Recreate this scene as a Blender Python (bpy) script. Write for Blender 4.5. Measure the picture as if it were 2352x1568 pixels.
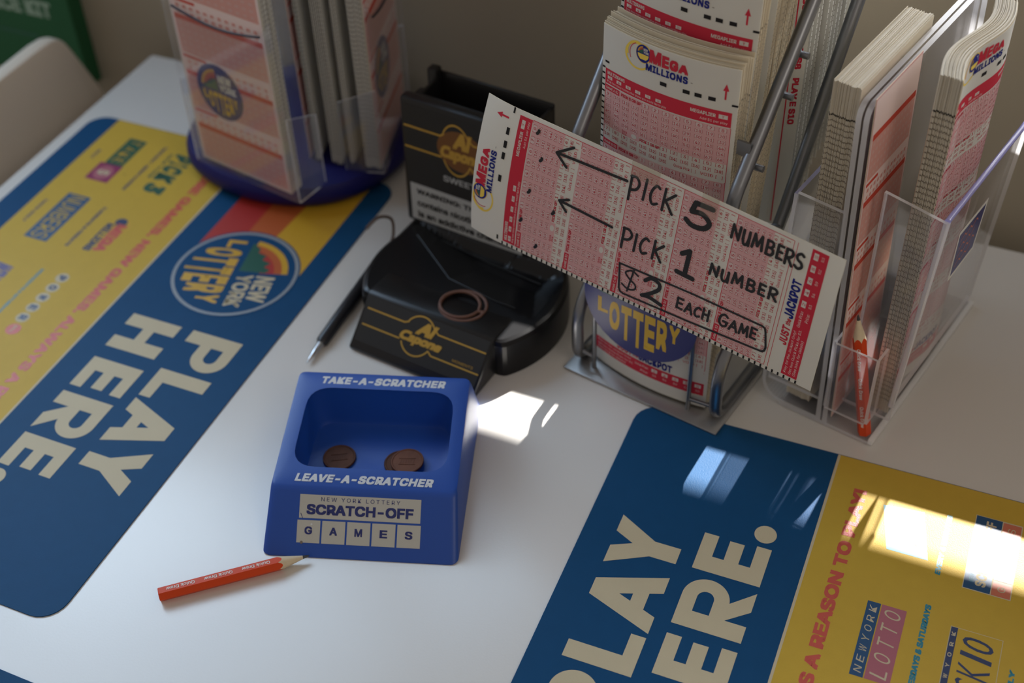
import bpy, bmesh, math, random
from mathutils import Vector, Matrix
random.seed(7)
for o in list(bpy.data.objects): bpy.data.objects.remove(o)
C = bpy.context.scene.collection
K = 0.0009            # one working unit in metres (all lengths below are in these units)
PI = math.pi
def R(d): return math.radians(d)

# ------------------------------------------------------------------ camera, world, sun, window light, exposure
cam = bpy.data.cameras.new('camera'); co = bpy.data.objects.new('camera', cam); C.objects.link(co)
co.matrix_world = Matrix(((0.9156983, -0.2552693, 0.3103776, 0), (0.4007303, 0.6380511, -0.6574998, 0),
                          (-0.0301973, 0.7264491, 0.6865565, 644*K), (0, 0, 0, 1)))
cam.sensor_width = 36; cam.lens = 47.89; cam.clip_start = 0.01
cam.dof.use_dof = True; cam.dof.focus_distance = 0.70; cam.dof.aperture_fstop = 5.6
bpy.context.scene.camera = co
w = bpy.data.worlds.new('room_ambient'); bpy.context.scene.world = w; w.use_nodes = True
w.node_tree.nodes['Background'].inputs[0].default_value = (1.0, 0.88, 0.77, 1)
w.node_tree.nodes['Background'].inputs[1].default_value = 0.31
COT = 1.15            # cotangent of the sun's elevation
sl = bpy.data.lights.new('sun', 'SUN'); sl.energy = 20; sl.angle = R(0.53); sl.color = (1, .96, .9)
so = bpy.data.objects.new('sun', sl); C.objects.link(so)
sd = Vector((0.11, 1.0, math.sqrt(1.0121)/COT)).normalized()
so.rotation_euler = sd.to_track_quat('Z', 'Y').to_euler(); so.location = sd*3
def area(name, loc, tgt, sx, sy, e, col):
    l = bpy.data.lights.new(name, 'AREA'); l.shape = 'RECTANGLE'; l.size = sx*K; l.size_y = sy*K; l.energy = e; l.color = col
    o = bpy.data.objects.new(name, l); C.objects.link(o); o.location = Vector(loc)*K
    o.rotation_euler = (Vector(loc)-Vector(tgt)).to_track_quat('Z', 'Y').to_euler(); return o
area('window_daylight', (-1200, 975, 900), (-350, 350, 0), 1300, 640, 8.0, (.52, .74, 1.0))
area('left_sky_daylight', (-1900, 1350, 1150), (-300, 450, 0), 1700, 560, 9.5, (.66, .83, 1.0))
area('low_sky_daylight', (300, 2300, 820), (0, 700, 200), 2800, 900, 75, (.95, .97, 1.0))
area('right_fill', (1100, -200, 1500), (0, 600, 100), 600, 600, 3.0, (1.0, .90, .78))  # added fill lamp, brightens the right of the table
vs = bpy.context.scene.view_settings
vs.view_transform = 'Standard'; vs.look = 'None'; vs.gamma = 1; vs.use_curve_mapping = False; vs.exposure = 0.0

# ------------------------------------------------------------------ materials
MATS = {}
def mat(name, col, rough=.5, metal=0, spec=.5, noise=0, nscale=40, transl=0, bump=0, bscale=300, coat=0):
    m = bpy.data.materials.new(name); m.use_nodes = True; n = m.node_tree.nodes; l = m.node_tree.links
    b = n['Principled BSDF']; b.inputs['Base Color'].default_value = (*col, 1); b.inputs['Roughness'].default_value = rough
    b.inputs['Metallic'].default_value = metal; b.inputs['Specular IOR Level'].default_value = spec; b.inputs['Coat Weight'].default_value = coat
    tc = n.new('ShaderNodeTexCoord')
    if noise:
        t = n.new('ShaderNodeTexNoise'); t.inputs['Scale'].default_value = nscale; t.inputs['Detail'].default_value = 4
        l.new(tc.outputs['Object'], t.inputs['Vector'])
        r = n.new('ShaderNodeMapRange'); r.inputs[3].default_value = 1-noise; r.inputs[4].default_value = 1+noise
        l.new(t.outputs['Fac'], r.inputs[0])
        x = n.new('ShaderNodeMix'); x.data_type = 'RGBA'; x.blend_type = 'MULTIPLY'; x.inputs[0].default_value = 1
        x.inputs[6].default_value = (*col, 1); l.new(r.outputs[0], x.inputs[7]); l.new(x.outputs[2], b.inputs['Base Color'])
    if bump:
        t2 = n.new('ShaderNodeTexNoise'); t2.inputs['Scale'].default_value = bscale; t2.inputs['Detail'].default_value = 3
        l.new(tc.outputs['Object'], t2.inputs['Vector'])
        bp = n.new('ShaderNodeBump'); bp.inputs['Strength'].default_value = bump; bp.inputs['Distance'].default_value = .001
        l.new(t2.outputs['Fac'], bp.inputs['Height']); l.new(bp.outputs[0], b.inputs['Normal'])
    if transl:
        tr = n.new('ShaderNodeBsdfTranslucent'); tr.inputs[0].default_value = (*col, 1)
        mx = n.new('ShaderNodeMixShader'); mx.inputs[0].default_value = transl
        l.new(b.outputs[0], mx.inputs[1]); l.new(tr.outputs[0], mx.inputs[2]); l.new(mx.outputs[0], n['Material Output'].inputs[0])
    MATS[name] = m; return m
def acrylic(name, tint, haze, hazecol, rough=.05):
    m = bpy.data.materials.new(name); m.use_nodes = True; n = m.node_tree.nodes; l = m.node_tree.links
    n.remove(n['Principled BSDF'])
    t = n.new('ShaderNodeBsdfTransparent'); t.inputs[0].default_value = (*tint, 1)
    d = n.new('ShaderNodeBsdfDiffuse'); d.inputs[0].default_value = (*hazecol, 1)
    tl = n.new('ShaderNodeBsdfTranslucent'); tl.inputs[0].default_value = (*hazecol, 1)
    md = n.new('ShaderNodeMixShader'); md.inputs[0].default_value = .5; l.new(d.outputs[0], md.inputs[1]); l.new(tl.outputs[0], md.inputs[2])
    m1 = n.new('ShaderNodeMixShader'); m1.inputs[0].default_value = haze; l.new(t.outputs[0], m1.inputs[1]); l.new(md.outputs[0], m1.inputs[2])
    g = n.new('ShaderNodeBsdfGlossy'); g.inputs['Roughness'].default_value = rough
    lw = n.new('ShaderNodeLayerWeight'); lw.inputs[0].default_value = .5
    pw = n.new('ShaderNodeMath'); pw.operation = 'POWER'; pw.inputs[1].default_value = 4; l.new(lw.outputs['Facing'], pw.inputs[0])
    f = n.new('ShaderNodeMath'); f.operation = 'MULTIPLY_ADD'; f.inputs[1].default_value = .55; f.inputs[2].default_value = .035; l.new(pw.outputs[0], f.inputs[0])
    m2 = n.new('ShaderNodeMixShader'); l.new(f.outputs[0], m2.inputs[0]); l.new(m1.outputs[0], m2.inputs[1]); l.new(g.outputs[0], m2.inputs[2])
    l.new(m2.outputs[0], n['Material Output'].inputs[0]); MATS[name] = m; return m
mat('wall_paint', (.33, .285, .215), .8, noise=.04, nscale=6, bump=.1)
mat('floor_tile', (.10, .095, .09), .5, noise=.1, nscale=5)
mat('frame_paint', (.35, .34, .32), .5)
mat('cardboard', (.45, .42, .38), .8)
tw = mat('table_laminate', (.72, .695, .66), .24, spec=.7, bump=.03, bscale=900)
def specks(m, scale, thr, col):
    n = m.node_tree.nodes; l = m.node_tree.links; b = n['Principled BSDF']; tc = [x for x in n if x.type == 'TEX_COORD'][0]
    v = n.new('ShaderNodeTexVoronoi'); v.inputs['Scale'].default_value = scale; l.new(tc.outputs['Object'], v.inputs['Vector'])
    wv = n.new('ShaderNodeTexWhiteNoise'); l.new(v.outputs['Position'], wv.inputs['Vector'])
    c1 = n.new('ShaderNodeMath'); c1.operation = 'LESS_THAN'; c1.inputs[1].default_value = thr; l.new(v.outputs['Distance'], c1.inputs[0])
    c2 = n.new('ShaderNodeMath'); c2.operation = 'LESS_THAN'; c2.inputs[1].default_value = .16; l.new(wv.outputs['Value'], c2.inputs[0])
    c3 = n.new('ShaderNodeMath'); c3.operation = 'MULTIPLY'; l.new(c1.outputs[0], c3.inputs[0]); l.new(c2.outputs[0], c3.inputs[1])
    c4 = n.new('ShaderNodeMath'); c4.operation = 'MULTIPLY'; c4.inputs[1].default_value = .6; l.new(c3.outputs[0], c4.inputs[0])
    x = n.new('ShaderNodeMix'); x.data_type = 'RGBA'; l.new(c4.outputs[0], x.inputs[0])
    src = b.inputs['Base Color'].links
    if src: l.new(src[0].from_socket, x.inputs[6])
    else: x.inputs[6].default_value = b.inputs['Base Color'].default_value
    x.inputs[7].default_value = (*col, 1); l.new(x.outputs[2], b.inputs['Base Color'])
specks(tw, 34, .045, (.12, .10, .08))
mat('table_edge', (.55, .53, .5), .5)
mb_ = mat('mat_blue', (.009, .068, .175), .45, spec=.12, noise=.06, nscale=120, bump=.12, bscale=1400)
my_ = mat('mat_yellow', (.58, .385, .053), .45, spec=.2, noise=.05, nscale=120, bump=.12, bscale=1400)
specks(my_, 60, .05, (.10, .07, .03)); specks(mb_, 40, .04, (.3, .33, .36))
mat('mat_cream', (.58, .50, .34), .45, spec=.2, noise=.04, nscale=60, bump=.12, bscale=1400)
mat('mat_red', (.60, .10, .075), .36, bump=.12, bscale=1400)
mat('mat_sun_red', (.42, .035, .03), .36); mat('mat_orange', (.48, .11, .03), .36); mat('mat_gold', (.62, .36, .03), .36)
mat('logo_green', (.012, .10, .07), .36); mat('logo_blue', (.017, .078, .19), .36); mat('logo_teal', (.03, .24, .33), .36)
mat('logo_pink', (.42, .13, .17), .36); mat('logo_magenta', (.27, .03, .11), .36); mat('logo_navy', (.03, .05, .13), .36)
mat('logo_purple', (.10, .07, .20), .36); mat('logo_coral', (.60, .17, .10), .36); mat('logo_dkgreen', (.03, .11, .075), .36)
mat('logo_gold', (.70, .44, .02), .4); mat('logo_white', (.74, .74, .70), .4); mat('logo_deep', (.012, .016, .16), .3)
mat('logo_grey', (.27, .30, .33), .4)
mat('paper', (.80, .785, .73), .75, spec=.2, transl=.28, noise=.03, nscale=30)
mat('paper_cream', (.74, .655, .50), .75, spec=.2, transl=.25, noise=.05, nscale=40)
mat('paper_aged', (.60, .555, .465), .8, spec=.2, noise=.12, nscale=90)
mat('ink_red', (.62, .035, .065), .7, spec=.2, transl=.15); mat('ink_dkred', (.52, .035, .055), .7, spec=.2); mat('ink_pale', (.80, .66, .65), .75, spec=.2, transl=.28); mat('ink_pink', (.80, .49, .50), .75, spec=.2, transl=.28)
mat('ink_salmon', (.85, .50, .45), .75, spec=.2, transl=.34); mat('ink_black', (.015, .014, .015), .7, spec=.2)
mat('ink_blue', (.012, .02, .20), .7, spec=.2); mat('ink_faint', (.80, .64, .62), .75, spec=.2); mat('ink_yellow', (.80, .58, .08), .7)
mat('marker', (.008, .008, .010), .45); mat('edge_mark', (.20, .165, .13), .85)
mat('tray_plastic', (.010, .068, .36), .38, spec=.5, bump=.05, bscale=1500)
mat('tray_print', (.66, .68, .70), .5); mat('tray_label', (.50, .49, .44), .6); mat('tray_ink', (.016, .027, .16), .5)
mat('copper', (.075, .026, .012), .5, .6, noise=.45, nscale=250); mat('copper_bright', (.12, .042, .02), .5, .6, noise=.3, nscale=250)
mat('pencil_orange', (.68, .060, .006), .42, spec=.3); mat('pencil_wood', (.70, .58, .40), .7, noise=.08, nscale=300)
mat('graphite', (.035, .035, .038), .4, spec=.6); mat('pencil_print', (.85, .72, .66), .5)
mat('steel', (.24, .245, .26), .36, 1, noise=.08, nscale=80); mat('sheet_steel', (.46, .45, .44), .38, .9, noise=.06, nscale=40)
mat('black_plastic', (.008, .008, .009), .30, spec=.4); mat('black_gloss', (.006, .006, .007), .28, spec=.3)
mat('black_card', (.010, .009, .008), .55); mat('gold_ink', (.50, .29, .035), .5); mat('glow_ink', (.16, .06, .008), .5)
mat('warn_grey', (.40, .41, .41), .6); mat('rubber', (.14, .065, .045), .6); mat('pen_black', (.010, .010, .014), .35)
mat('chrome', (.62, .62, .64), .18, 1); mat('cord', (.12, .08, .06), .7)
mat('spinner_blue', (.006, .006, .10), .5, spec=.3); mat('spinner_dark', (.012, .012, .03), .4)
mat('chair_plastic', (.72, .64, .54), .5); mat('sign_green', (.010, .10, .035), .5); mat('sign_text', (.30, .42, .33), .6)
acrylic('acrylic', (.97, .97, .98), .06, (.9, .9, .92)); acrylic('acrylic_edge', (.85, .85, .88), .70, (.97, .97, 1.0), .15)
acrylic('acrylic_shine', (.9, .9, .92), .92, (1, 1, 1), .15); acrylic('acrylic_violet', (.62, .62, .88), .55, (.60, .60, .90), .15); acrylic('tape', (.92, .90, .84), .10, (.8, .78, .7), .2)

# ------------------------------------------------------------------ mesh builder
def tag(o, label, cat, group=None, kind=None):
    o['label'] = label
    if cat: o['category'] = cat
    if group: o['group'] = group
    if kind: o['kind'] = kind
    return o
def thing(name, label, cat, loc=(0, 0, 0), rotz=0, group=None):
    o = bpy.data.objects.new(name, None); C.objects.link(o); o.empty_display_size = .02
    o.location = Vector(loc)*K; o.rotation_euler = (0, 0, R(rotz)); return tag(o, label, cat, group)
class MB:
    def __init__(s): s.v = []; s.f = []; s.m = []; s.sm = []; s.mats = []
    def mi(s, m):
        if m not in s.mats: s.mats.append(m)
        return s.mats.index(m)
    def add(s, vs, fs, m, smooth=False):
        b = len(s.v); s.v += [tuple(v) for v in vs]; k = s.mi(m)
        for f in fs: s.f.append([b+i for i in f]); s.m.append(k); s.sm.append(smooth)
        return s
    def box(s, x0, y0, z0, x1, y1, z1, m):
        v = [(x, y, z) for z in (z0, z1) for y in (y0, y1) for x in (x0, x1)]
        return s.add(v, [(0, 2, 3, 1), (4, 5, 7, 6), (0, 1, 5, 4), (2, 6, 7, 3), (0, 4, 6, 2), (1, 3, 7, 5)], m)
    def hexa(s, v, m, me=None, edge_faces=()):
        fs = [(0, 2, 3, 1), (4, 5, 7, 6), (0, 1, 5, 4), (2, 6, 7, 3), (0, 4, 6, 2), (1, 3, 7, 5)]
        b = len(s.v); s.v += [tuple(p) for p in v]
        for i, f in enumerate(fs):
            s.f.append([b+j for j in f]); s.m.append(s.mi(me if (me and i in edge_faces) else m)); s.sm.append(False)
        return s
    def panel(s, a, b, c, d, t, m='acrylic', me='acrylic_edge'):
        # quad a,b,c,d extruded by vector t; rim faces get the edge material
        q = [Vector(p) for p in (a, b, c, d)]; t = Vector(t); n = len(s.v)
        s.v += [tuple(p) for p in q]+[tuple(p+t) for p in q]
        for f, mm in [((3, 2, 1, 0), m), ((4, 5, 6, 7), m), ((0, 1, 5, 4), me), ((1, 2, 6, 5), me), ((2, 3, 7, 6), me), ((3, 0, 4, 7), me)]:
            s.f.append([n+i for i in f]); s.m.append(s.mi(mm)); s.sm.append(False)
        return s
    def tube(s, pts, r, m, n=12, cap=True, closed=False):
        pts = [Vector(p) for p in pts]; rings = []; N = len(pts); prev = None
        for i, p in enumerate(pts):
            a = pts[(i-1) % N] if (closed or i > 0) else p; b = pts[(i+1) % N] if (closed or i < N-1) else p
            t = (b-a).normalized()
            if prev is None: u = t.orthogonal().normalized()
            else: u = (prev-t*prev.dot(t)).normalized()
            prev = u; w_ = t.cross(u); rr = r[i] if isinstance(r, (list, tuple)) else r
            rings.append([p+(u*math.cos(2*PI*k/n)+w_*math.sin(2*PI*k/n))*rr for k in range(n)])
        vs = [v for g in rings for v in g]; fs = []
        for i in range(N if closed else N-1):
            j = (i+1) % N
            for k in range(n): fs.append((i*n+k, i*n+(k+1) % n, j*n+(k+1) % n, j*n+k))
        s.add(vs, fs, m, True)
        if cap and not closed:
            s.add(rings[0], [tuple(range(n))[::-1]], m); s.add(rings[-1], [tuple(range(n))], m)
        return s
    def lathe(s, prof, m, n=48, cx=0, cy=0):
        vs = []; fs = []
        for (r, z) in prof: vs += [(cx+r*math.cos(2*PI*k/n), cy+r*math.sin(2*PI*k/n), z) for k in range(n)]
        for i in range(len(prof)-1):
            for k in range(n): fs.append((i*n+k, i*n+(k+1) % n, (i+1)*n+(k+1) % n, (i+1)*n+k))
        fs.append(tuple(range(n))[::-1]); fs.append(tuple((len(prof)-1)*n+k for k in range(n)))
        return s.add(vs, fs, m, True)
    def loops(s, L, m, cap0=True, cap1=True, smooth=True):
        n = len(L[0]); vs = [v for g in L for v in g]; fs = []
        for i in range(len(L)-1):
            for k in range(n): fs.append((i*n+k, i*n+(k+1) % n, (i+1)*n+(k+1) % n, (i+1)*n+k))
        if cap0: fs.append(tuple(range(n))[::-1])
        if cap1: fs.append(tuple((len(L)-1)*n+k for k in range(n)))
        return s.add(vs, fs, m, smooth)
    def prism(s, pts, z0, z1, m):
        return s.loops([[(x, y, z0) for x, y in pts], [(x, y, z1) for x, y in pts]], m, smooth=False)
    def build(s, name, parent=None, loc=(0, 0, 0), rot=(0, 0, 0), bevel=0, seg=2, angle=35):
        me = bpy.data.meshes.new(name); me.from_pydata([(x*K, y*K, z*K) for x, y, z in s.v], [], s.f)
        for mname in s.mats: me.materials.append(MATS[mname])
        me.polygons.foreach_set('material_index', s.m); me.polygons.foreach_set('use_smooth', s.sm)
        if bevel:
            bm = bmesh.new(); bm.from_mesh(me); bmesh.ops.remove_doubles(bm, verts=bm.verts, dist=1e-7)
            es = [e for e in bm.edges if len(e.link_faces) == 2 and e.calc_face_angle(0) > R(25)]
            bmesh.ops.bevel(bm, geom=es, offset=bevel*K, segments=seg, profile=.5, affect='EDGES', clamp_overlap=True)
            for f in bm.faces: f.smooth = True
            bm.to_mesh(me); bm.free()
        me.set_sharp_from_angle(angle=R(angle)); me.update()
        o = bpy.data.objects.new(name, me); C.objects.link(o)
        o.location = Vector(loc)*K; o.rotation_euler = tuple(R(a) for a in rot)
        if parent: o.parent = parent
        return o
def smooth_path(pts, n=6, closed=False):
    P = [Vector(p) for p in pts]; out = []; N = len(P)
    for i in range(N if closed else N-1):
        p0 = P[(i-1) % N] if (closed or i > 0) else P[0]; p1 = P[i]; p2 = P[(i+1) % N]; p3 = P[(i+2) % N] if (closed or i+2 < N) else P[-1]
        for k in range(n):
            t = k/n; out.append(.5*((2*p1)+(p2-p0)*t+(2*p0-5*p1+4*p2-p3)*t*t+(3*p1-p0-3*p2+p3)*t**3))
    if not closed: out.append(P[-1])
    return out
def fillet_path(pts, r, n=6):
    P = [Vector(p) for p in pts]; out = [P[0]]
    for i in range(1, len(P)-1):
        a = (P[i-1]-P[i]); b = (P[i+1]-P[i]); d = min(r, a.length*.48, b.length*.48)
        p, q = P[i]+a.normalized()*d, P[i]+b.normalized()*d
        for k in range(n+1):
            t = k/n; out.append(p*(1-t)**2+P[i]*2*t*(1-t)+q*t*t)
    return out+[P[-1]]

# ------------------------------------------------------------------ printing: flat artwork mapped onto a surface
FONTS = {}
def font(k):
    if k not in FONTS:
        f = None
        if k == 'inter':
            try: f = bpy.data.fonts.load(bpy.utils.system_resource('DATAFILES', path='fonts')+'/Inter.woff2')
            except Exception: f = None
        FONTS[k] = f
    return FONTS[k]
TC = {}
def text_mesh(s, f='inter', bold=0, space=1, res=3):
    key = (s, f, bold, space, res)
    if key in TC: return TC[key]
    cu = bpy.data.curves.new('t', 'FONT'); cu.body = s; cu.size = 1; cu.offset = bold; cu.space_character = space; cu.resolution_u = res
    ft = font(f)
    if ft: cu.font = ft
    ob = bpy.data.objects.new('t', cu); C.objects.link(ob)
    me = bpy.data.meshes.new_from_object(ob.evaluated_get(bpy.context.evaluated_depsgraph_get()))
    vs = [(v.co.x, v.co.y) for v in me.vertices]; fs = [tuple(p.vertices) for p in me.polygons]
    bpy.data.objects.remove(ob); bpy.data.curves.remove(cu); bpy.data.meshes.remove(me)
    xs = [v[0] for v in vs]; ys = [v[1] for v in vs]
    TC[key] = (vs, fs, (min(xs), min(ys), max(xs), max(ys))); return TC[key]
class Print:
    def __init__(s): s.items = []; s.T = lambda x, y: (x, y)
    def raw(s, vs, fs, m, layer):
        s.items.append(([s.T(*v) for v in vs], fs, m, layer)); return s
    def rect(s, x0, y0, x1, y1, m, layer=0, step=12):
        nx = max(1, int(abs(x1-x0)/step)); ny = max(1, int(abs(y1-y0)/step))
        vs = [(x0+(x1-x0)*i/nx, y0+(y1-y0)*j/ny) for j in range(ny+1) for i in range(nx+1)]
        fs = [(j*(nx+1)+i, j*(nx+1)+i+1, (j+1)*(nx+1)+i+1, (j+1)*(nx+1)+i) for j in range(ny) for i in range(nx)]
        return s.raw(vs, fs, m, layer)
    def poly(s, pts, m, layer=0): return s.raw(pts, [tuple(range(len(pts)))], m, layer)
    def ell(s, cx, cy, rx, ry, m, layer=0, n=40): return s.poly([(cx+rx*math.cos(2*PI*k/n), cy+ry*math.sin(2*PI*k/n)) for k in range(n)], m, layer)
    def arc(s, cx, cy, r0, r1, a0, a1, m, layer=0, n=24, sy=1):
        vs = []
        for k in range(n+1):
            a = R(a0+(a1-a0)*k/n)
            vs += [(cx+r0*math.cos(a), cy+sy*r0*math.sin(a)), (cx+r1*math.cos(a), cy+sy*r1*math.sin(a))]
        return s.raw(vs, [(2*k, 2*k+1, 2*k+3, 2*k+2) for k in range(n)], m, layer)
    def text(s, t, x0, y0, x1, y1, m, layer=1, f='inter', bold=.02, shear=0, space=1, res=3, rot=0):
        # fits the lettering's bounding box to x0..x1, y0..y1 (x1 None keeps the aspect)
        vs, fs, (a, b, c, d) = text_mesh(t, f, 0, space, res); e = bold
        sy = (y1-y0)/(d-b+2*e); sx = sy if x1 is None else (x1-x0)/(c-a+2*e)
        for dx, dy in (((0, 0),) if not e else ((-e, 0), (e, 0)) if e < .015 else ((-e, -e), (e, -e), (-e, e), (e, e)) if e < .03 else ((-e, -e), (e, -e), (-e, e), (e, e), (0, 0), (-e, 0), (e, 0))):
            q = [(x0+(x+dx+e-a)*sx+shear*(y+dy+e-b)*sy, y0+(y+dy+e-b)*sy) for x, y in vs]
            if rot:
                cr, sr = math.cos(R(rot)), math.sin(R(rot)); q = [(x0+(x-x0)*cr-(y-y0)*sr, y0+(x-x0)*sr+(y-y0)*cr) for x, y in q]
            s.raw(q, fs, m, layer if t.isdigit() else -layer-1)
        return s
    def block(s, ch, x0, y0, x1, y1, tx, ty, m, layer=1):
        # heavy block capitals drawn as shapes
        w_, h = x1-x0, y1-y0; r = lambda a, b, c, d: s.rect(x0+a, y0+b, x0+c, y0+d, m, layer, 99)
        if ch in 'HELPR': r(0, 0, tx, h)
        if ch == 'H': r(w_-tx, 0, w_, h); r(tx, h/2-ty/2, w_-tx, h/2+ty/2)
        if ch == 'E': r(tx, 0, w_, ty); r(tx, h/2-ty/2, w_*.93, h/2+ty/2); r(tx, h-ty, w_*.97, h)
        if ch == 'L': r(tx, 0, w_, ty)
        if ch in 'PR':
            bh = h*.68; cx, cy, ro = w_-bh/2, h-bh/2, bh/2; ri = ro-ty
            r(tx, h-ty, cx, h); r(tx, h-bh, cx, h-bh+ty); s.arc(x0+cx, y0+cy, ri, ro, -90, 90, m, layer)
        if ch == 'R': s.poly([(x0+w_*.30, y0+h*.34), (x0+w_*.62, y0+h*.36), (x0+w_, y0), (x0+w_-tx*1.18, y0)], m, layer)
        if ch == 'A':
            t_ = tx*1.02
            s.poly([(x0, y0), (x0+t_, y0), (x0+w_/2+t_*.5, y1), (x0+w_/2-t_*.5, y1)], m, layer); s.poly([(x1-t_, y0), (x1, y0), (x0+w_/2+t_*.5, y1), (x0+w_/2-t_*.5, y1)], m, layer)
            r(w_*.24, h*.19, w_*.76, h*.19+ty)
        if ch == 'Y':
            s.poly([(x0, y1), (x0+tx*1.12, y1), (x0+w_/2+tx/2, y0+h*.40), (x0+w_/2-tx/2, y0+h*.40)], m, layer); s.poly([(x1-tx*1.12, y1), (x1, y1), (x0+w_/2+tx/2, y0+h*.40), (x0+w_/2-tx/2, y0+h*.40)], m, layer)
            r(w_/2-tx/2, 0, w_/2+tx/2, h*.42)
        return s
    def line(s, pts, wd, m, layer=1, round_=True):
        for (x0, y0), (x1, y1) in zip(pts[:-1], pts[1:]):
            L = math.hypot(x1-x0, y1-y0) or 1e-6; nx, ny = -(y1-y0)/L*wd/2, (x1-x0)/L*wd/2
            s.poly([(x0+nx, y0+ny), (x0-nx, y0-ny), (x1-nx, y1-ny), (x1+nx, y1+ny)], m, layer)
        if round_:
            for x, y in pts: s.ell(x, y, wd/2, wd/2, m, layer, 10)
        return s
    def stroke(s, pts, wd, m, layer=1, n=5):
        q = smooth_path([(x, y, 0) for x, y in pts], n) if len(pts) > 2 else [Vector((x, y, 0)) for x, y in pts]
        return s.line([(v.x, v.y) for v in q], wd, m, layer)
    def put(s, mb, F, clip=None, base=.09, dl=.055):
        # F(x, y, d) -> point ; d is the height above the surface
        for ix, (vs, fs, m, layer) in enumerate(s.items):
            if clip:
                cx = sum(v[0] for v in vs)/len(vs); cy = sum(v[1] for v in vs)/len(vs)
                if not clip(cx, cy): continue
            if layer < 0:
                vv = []; ff = []
                for i, f in enumerate(fs):
                    n = len(vv); vv += [F(*vs[j], base+dl*(-layer-1)+(ix % 4)*.0065*2+(i % 5)*.0024) for j in f]; ff.append(tuple(range(n, n+len(f))))
                mb.add(vv, ff, m)
            else: mb.add([F(x, y, base+dl*layer+(ix % 8)*.0062) for x, y in vs], fs, m)

def lottery_logo(P, cx, cy, r, rot=0, layer=2, ring=None, disc='logo_deep', white='logo_white', gold='logo_gold', simple=False):
    old = P.T; cr, sr = math.cos(R(rot)), math.sin(R(rot))
    P.T = lambda x, y: old(cx+(x*cr-y*sr)*r, cy+(x*sr+y*cr)*r)
    P.ell(0, 0, 1, 1, disc, layer)
    if ring: P.arc(0, 0, .93, .985, 0, 360, ring, layer+1, 48)
    k = .80
    for i, (c, a, b) in enumerate((('mat_gold', .70, .80), ('mat_orange', .58, .70), ('mat_sun_red', .36, .58))):
        P.arc(0, .02, a, b, 96, 172, c, layer+1, 12)
    P.poly([(-.74, .06), (-.60, .22), (-.52, .20), (-.46, .36), (-.36, .32), (-.30, .48), (-.20, .40), (-.14, .52), (-.06, .46), (-.05, .04)], 'logo_green', layer+2)
    P.text('NEW', .02, .36, .60, .66, white, layer+1, bold=.03); P.text('YORK', .02, .06, .76, .32, white, layer+1, bold=.03)
    if simple: P.poly([(-.78, -.06), (.78, -.06), (.68, -.40), (.40, -.66), (-.40, -.66), (-.68, -.40)], gold, layer+1)
    # LOTTERY: letters fitted to the lower half of the disc
    else:
        n = 7
        for i, ch in enumerate('LOTTERY'):
            x0 = -.76+1.52*i/n; x1 = x0+1.52/n-.03; xm = max(abs(x0), abs(x1)); P.text(ch, x0, -math.sqrt(max(.01, .84**2-xm*xm*1.0)), x1, -.05, gold, layer+1, bold=.035)
    P.T = old

# ------------------------------------------------------------------ the room
def struct(mb, name, **k):
    o = mb.build(name, **k); o['kind'] = 'structure'; return o
YW = 866
m = MB(); sill, top = 258, 1500
m.box(-2200, YW, -720, 2000, YW+60, sill, 'wall_paint'); m.box(-2200, YW, top, 2000, YW+60, 2400, 'wall_paint')
m.box(-2200, YW, sill, -1700, YW+60, top, 'wall_paint'); m.box(1300, YW, sill, 2000, YW+60, top, 'wall_paint')
m.box(-1700, YW, sill, -256, YW+60, sill+150, 'wall_paint'); m.box(150, YW, sill, 1300, YW+60, sill+70, 'wall_paint')  # left sill step added out of view to block the low sun
struct(m, 'wall_back')
m = MB()
for x in (-1700, -700, 300, 1270): m.box(x, YW+15, sill+(151 if x < 0 else 71), x+30, YW+50, top, 'frame_paint')
m.box(-1700, YW+15, top-40, 1300, YW+50, top-1, 'frame_paint'); struct(m, 'window_1')
m = MB(); za = (YW+700-527)/COT
m.box(-2000, YW+690, za, 1800, YW+705, za+500, 'frame_paint'); m.box(-2000, YW+60, za+500, 1800, YW+705, za+520, 'frame_paint'); struct(m, 'awning_1')  # unseen awning outside, lower edge set to end the sun band
m = MB(); m.box(-2200, -1600, -740, 2000, YW, -720, 'floor_tile'); struct(m, 'floor')

# ------------------------------------------------------------------ table
t = thing('counter_table', 'white laminate table standing against the beige wall under the lottery displays', 'table', (0, 0, -720))
m = MB(); m.box(-744, -240, 690, 900, 842, 720, 'table_laminate'); top_o = m.build('tabletop', t, bevel=3)
m = MB(); m.box(-120, 360, 8, -40, 440, 690, 'frame_paint'); m.build('pedestal', t, bevel=3)
m = MB(); m.box(-380, 100, 0, 220, 700, 8, 'frame_paint'); m.build('foot', t, bevel=2)

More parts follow.
